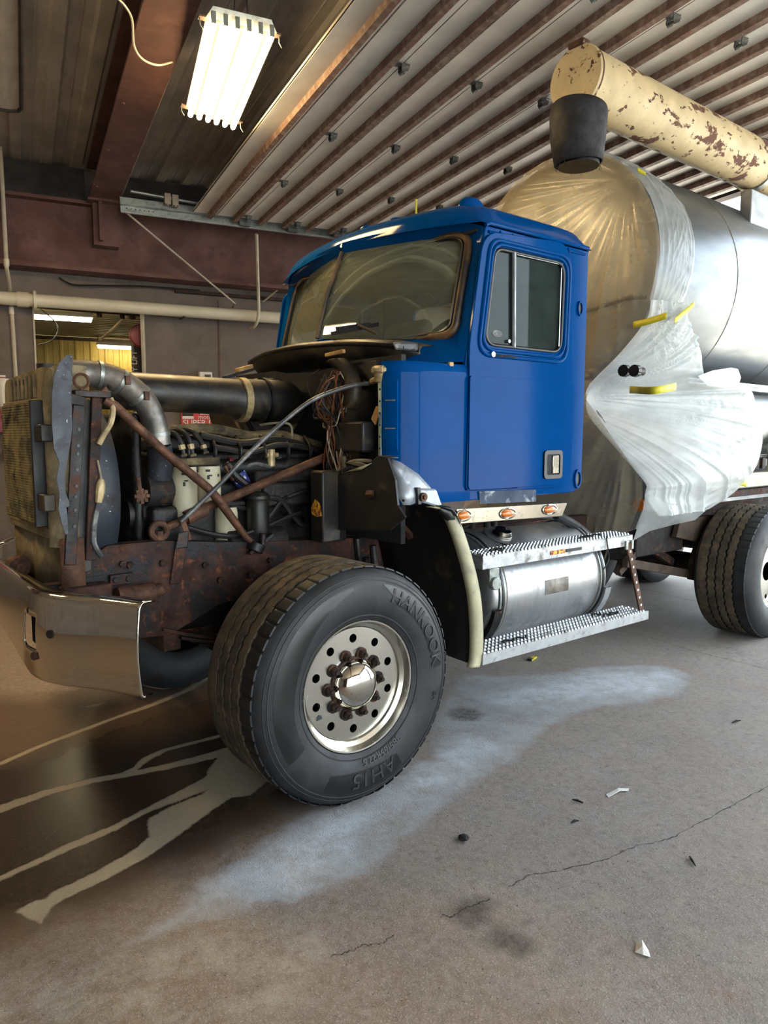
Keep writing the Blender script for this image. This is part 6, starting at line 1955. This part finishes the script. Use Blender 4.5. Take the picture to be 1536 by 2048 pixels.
N = Nodes('concrete')
def attr(nm):
    return N.n('ShaderNodeAttribute', attribute_name=nm).outputs['Fac']
big, mid_, fine_ = N.noise(1.3, 5), N.noise(6, 5, seed=2), N.noise(38, 4, seed=3)
grit = N.noise(140, 2, seed=5)
def edge(nm, soft, rough_amp, lo_noise):
    """1 inside, ragged by noise"""
    e = N.math('ADD', attr(nm), N.math('MULTIPLY', N.math('SUBTRACT', lo_noise, .5), rough_amp))
    return N.ramp(e, -soft, soft, 1., 0.)
base = N.mixc(N.ramp(big, .35, .65), lin('#6f6863'), lin('#807b78'))
base = N.mixc(N.ramp(mid_, .35, .7), base, lin('#857a70'))
base = N.mixc(N.ramp(N.noise(2.2, 6, seed=7), .55, .75), base, lin('#7d6a5e'))
# browner slab towards the back and the left
sx = N.n('ShaderNodeSeparateXYZ')
N.l(N.tc.outputs['Object'], sx.inputs[0])
brown = N.ramp(N.math('ADD', sx.outputs[0], N.math('MULTIPLY', big, .9)), -.9, .9, .85, 0.)
base = N.mixc(brown, base, lin('#6f5a45'))
fines = N.ramp(fine_, .3, .75)
base = N.mixc(N.math('MULTIPLY', fines, .38), base, lin('#b0aaa4'))
base = N.mixc(N.math('MULTIPLY', N.ramp(N.noise(22, 4, rough=.75, seed=21), .52, .70), .45), base, lin('#5f564f'))
base = N.mixc(N.math('MULTIPLY', N.ramp(grit, .56, .72), .5), base, lin('#c2bdb6'))
pits = N.ramp(N.noise(60, 3, seed=9), .66, .72)
base = N.mixc(N.math('MULTIPLY', pits, .7), base, lin('#4c443d'))
f_scuff = N.math('MULTIPLY', edge('scuff', .10, .5, mid_), N.ramp(N.noise(6, 6, rough=.7, seed=4), .45, .68))
base = N.mixc(N.math('MULTIPLY', f_scuff, .45), base, lin('#b9b4a8'))
f_pale = N.math('MULTIPLY', edge('pale', .035, .16, mid_), N.ramp(N.noise(5, 5, rough=.75, seed=6), .30, .60, .25, 1.))
base = N.mixc(N.math('MULTIPLY', f_pale, .72), base, lin('#a9b0b6'))
f_core = N.math('MULTIPLY', edge('core', .07, .35, mid_), N.ramp(N.noise(11, 5, rough=.75, seed=8), .36, .58, .3, 1.))
base = N.mixc(N.math('MULTIPLY', f_core, .75), base, lin('#c3cbd3'))
f_spot = edge('spots', .03, .10, N.noise(14, 6, seed=12))
base = N.mixc(N.math('MULTIPLY', f_spot, N.ramp(fine_, .3, .6, .35, .8)), base, lin('#3f3833'))
f_wet = edge('wet', .16, .25, mid_)
f_deep = edge('deep', .14, .22, mid_)
f_dry = edge('dry', .006, .028, N.noise(26, 6, seed=10))
keep = N.math('SUBTRACT', 1., f_dry)
w1 = N.math('MULTIPLY', f_wet, keep)
w2 = N.math('MULTIPLY', f_deep, keep)
col = N.mixc(N.math('MULTIPLY', w1, .72), base, lin('#4a3420'))
col = N.mixc(N.math('MULTIPLY', w2, .80), col, lin('#2c2118'))
col = N.mixc(N.math('MULTIPLY', N.math('MULTIPLY', f_dry, f_wet), .65), col, lin('#a3977d'))
specks = N.ramp(N.noise(75, 2, seed=14), .745, .77)
col = N.mixc(N.math('MULTIPLY', specks, N.math('MULTIPLY', f_wet, .7)), col, lin('#c9c2b2'))
rgh = N.mixf(w1, N.ramp(fine_, .3, .7, .62, .85), .42)
rgh = N.mixf(w2, rgh, .26)
N.set(Base_Color=col, Roughness=rgh, Specular_IOR_Level=.4)
hgt = N.math('ADD', N.math('MULTIPLY', fine_, .6), N.math('MULTIPLY', grit, .5))
hgt = N.math('SUBTRACT', hgt, N.math('MULTIPLY', pits, .8))
bmp = N.n('ShaderNodeBump')
bmp.inputs['Distance'].default_value = .006
N.l(N.mixf(w2, .7, .06), bmp.inputs['Strength'])
N.l(hgt, bmp.inputs['Height'])
N.l(bmp.outputs[0], N.b.inputs['Normal'])
me.materials.append(N.m)
floor = bpy.data.objects.new('floor', me)
COL.objects.link(floor)
struct(floor)

# cracks and the saw joint in the slab
rng = random.Random(4)
mat('crack_dark', '#2a2521', .95, 0, .2, 20)
def crack(pts, w, name='crack'):
    c = curve([(p[0], p[1], .0012) for p in pts], 14)
    L, Rr, jit = [], [], 0.
    for i, p in enumerate(c):
        a, d = c[max(i - 1, 0)], c[min(i + 1, len(c) - 1)]
        t = (d - a).normalized()
        nrm = Vector((-t.y, t.x, 0))
        j = jit = .75 * jit + rng.gauss(0, w * .55)
        ww = w * rng.uniform(.15, 1.) * (0.2 if i in (0, len(c) - 1) else 1)
        L.append(p + nrm * (j + ww / 2))
        Rr.append(p + nrm * (j - ww / 2))
    MB().loft([L, Rr]).build(name, 'crack_dark', floor, smooth=0)
crack([(1.941, -0.73, 0), (1.582, -0.787, 0), (1.259, -0.841, 0), (1.012, -0.876, 0), (0.865, -0.855, 0), (0.665, -0.869, -0), (0.472, -0.858, 0), (0.347, -0.833, 0), (0.22, -0.855, -0)], .005)
crack([(0.137, -0.888, 0), (0.036, -0.893, 0), (-0.045, -0.906, 0), (-0.088, -0.893, 0)], .006)
crack([(-0.275, -0.904, 0), (-0.326, -0.92, 0), (-0.386, -0.91, 0), (-0.44, -0.91, -0), (-0.511, -0.909, 0)], .005)
crack([(3.187, 1.811, 0), (3.312, 1.5, 0), (3.324, 1.042, 0), (3.373, 0.758, 0), (3.455, 0.363, 0)], .007, 'joint')
crack([(4.447, 3.626, 0), (4.71, 2.877, -0), (4.755, 2.184, 0), (4.805, 1.758, 0)], .012, 'joint')

# ---------------------------------------------------------------- litter on the floor
def scrap(pts, z, name, m, label, cat, fold=None):
    c = [Vector((p[0], p[1], 0)) for p in pts]
    cen = sum(c, Vector()) / len(c)
    mb = MB().add([(p.x, p.y, .003 + (zz if isinstance(z, (list, tuple)) else z)) for p, zz in zip(c, z if isinstance(z, (list, tuple)) else [z] * len(c))] + [(cen.x, cen.y, .006 + (fold or 0))],
                  [(i, (i + 1) % len(c), len(c)) for i in range(len(c))])
    o = mb.build(name, m, None, smooth=0, thick=.0012)
    return tag(o, label, cat)
scrap([(1.064, -0.47, 0), (1.154, -0.454, 0), (1.205, -0.473, 0), (1.184, -0.491, 0), (1.141, -0.481, 0), (1.052, -0.497, 0)], [0, .004, 0, 0, .006, 0], 'paper_strip', 'paper_white', 'bent white paper strip lying on the concrete', 'paper scrap', .003)
scrap([(0.431, -1.297, 0), (0.453, -1.302, 0), (0.442, -1.34, -0), (0.424, -1.367, 0), (0.406, -1.353, 0), (0.396, -1.328, 0)], [0, .008, 0, 0, .004, 0], 'paper_scrap', 'paper_white', 'crumpled white paper scrap on the concrete near the camera', 'paper scrap', .012)
p = (0.252, -0.506, 0)
b = MB()
bm_ = bmesh.new()
bmesh.ops.create_icosphere(bm_, subdivisions=2, radius=.022)
rng = random.Random(1)
b.add([(p[0] + v.co.x * (1 + rng.uniform(-.25, .25)), p[1] + v.co.y * (1.1 + rng.uniform(-.25, .25)), max(.001, .012 + v.co.z * .6)) for v in bm_.verts], [tuple(v.index for v in f.verts) for f in bm_.faces])
bm_.free()
tag(b.build('dirt_clod', 'stone_dark', None, smooth=0), 'black dirt clod on the pale concrete', 'dirt clod')
p = (2.053, 1.387, 0)
b = MB().box((p[0], p[1], .008), (.10, .035, .014), (0, 0, .5))
o = b.build('candy_wrapper', 'tape_yellow', None, bevel=.004)
tag(o, 'small yellow wrapper on the floor under the lower step', 'litter')
MB().box((p[0] - .03, p[1] - .015, .009), (.04, .036, .015), (0, 0, .5)).build('wrapper_end', 'seal_black', o, bevel=.003)
rng = random.Random(12)
for k, (px_, lab) in enumerate((((0.764, -0.604, 0), 'dark sliver of debris by the long floor crack'), ((0.895, -0.467, 0), 'thin dark twig near the bent paper strip'), ((0.983, -1.043, 0), 'dark chip of debris beyond the crack'), ((2.379, -0.134, 0), 'dark scrap of debris on the open concrete'))):
    c = Vector((px_[0], px_[1], .006))
    d = Vector((math.cos(k * 2.1), math.sin(k * 2.1), 0)) * (.02 + .006 * k)
    o = MB().tube([c - d, c + Vector((0, .004, .003)), c + d], [.003, .006, .002], 6).build('debris_chip', 'stone_dark')
    tag(o, lab, 'debris')
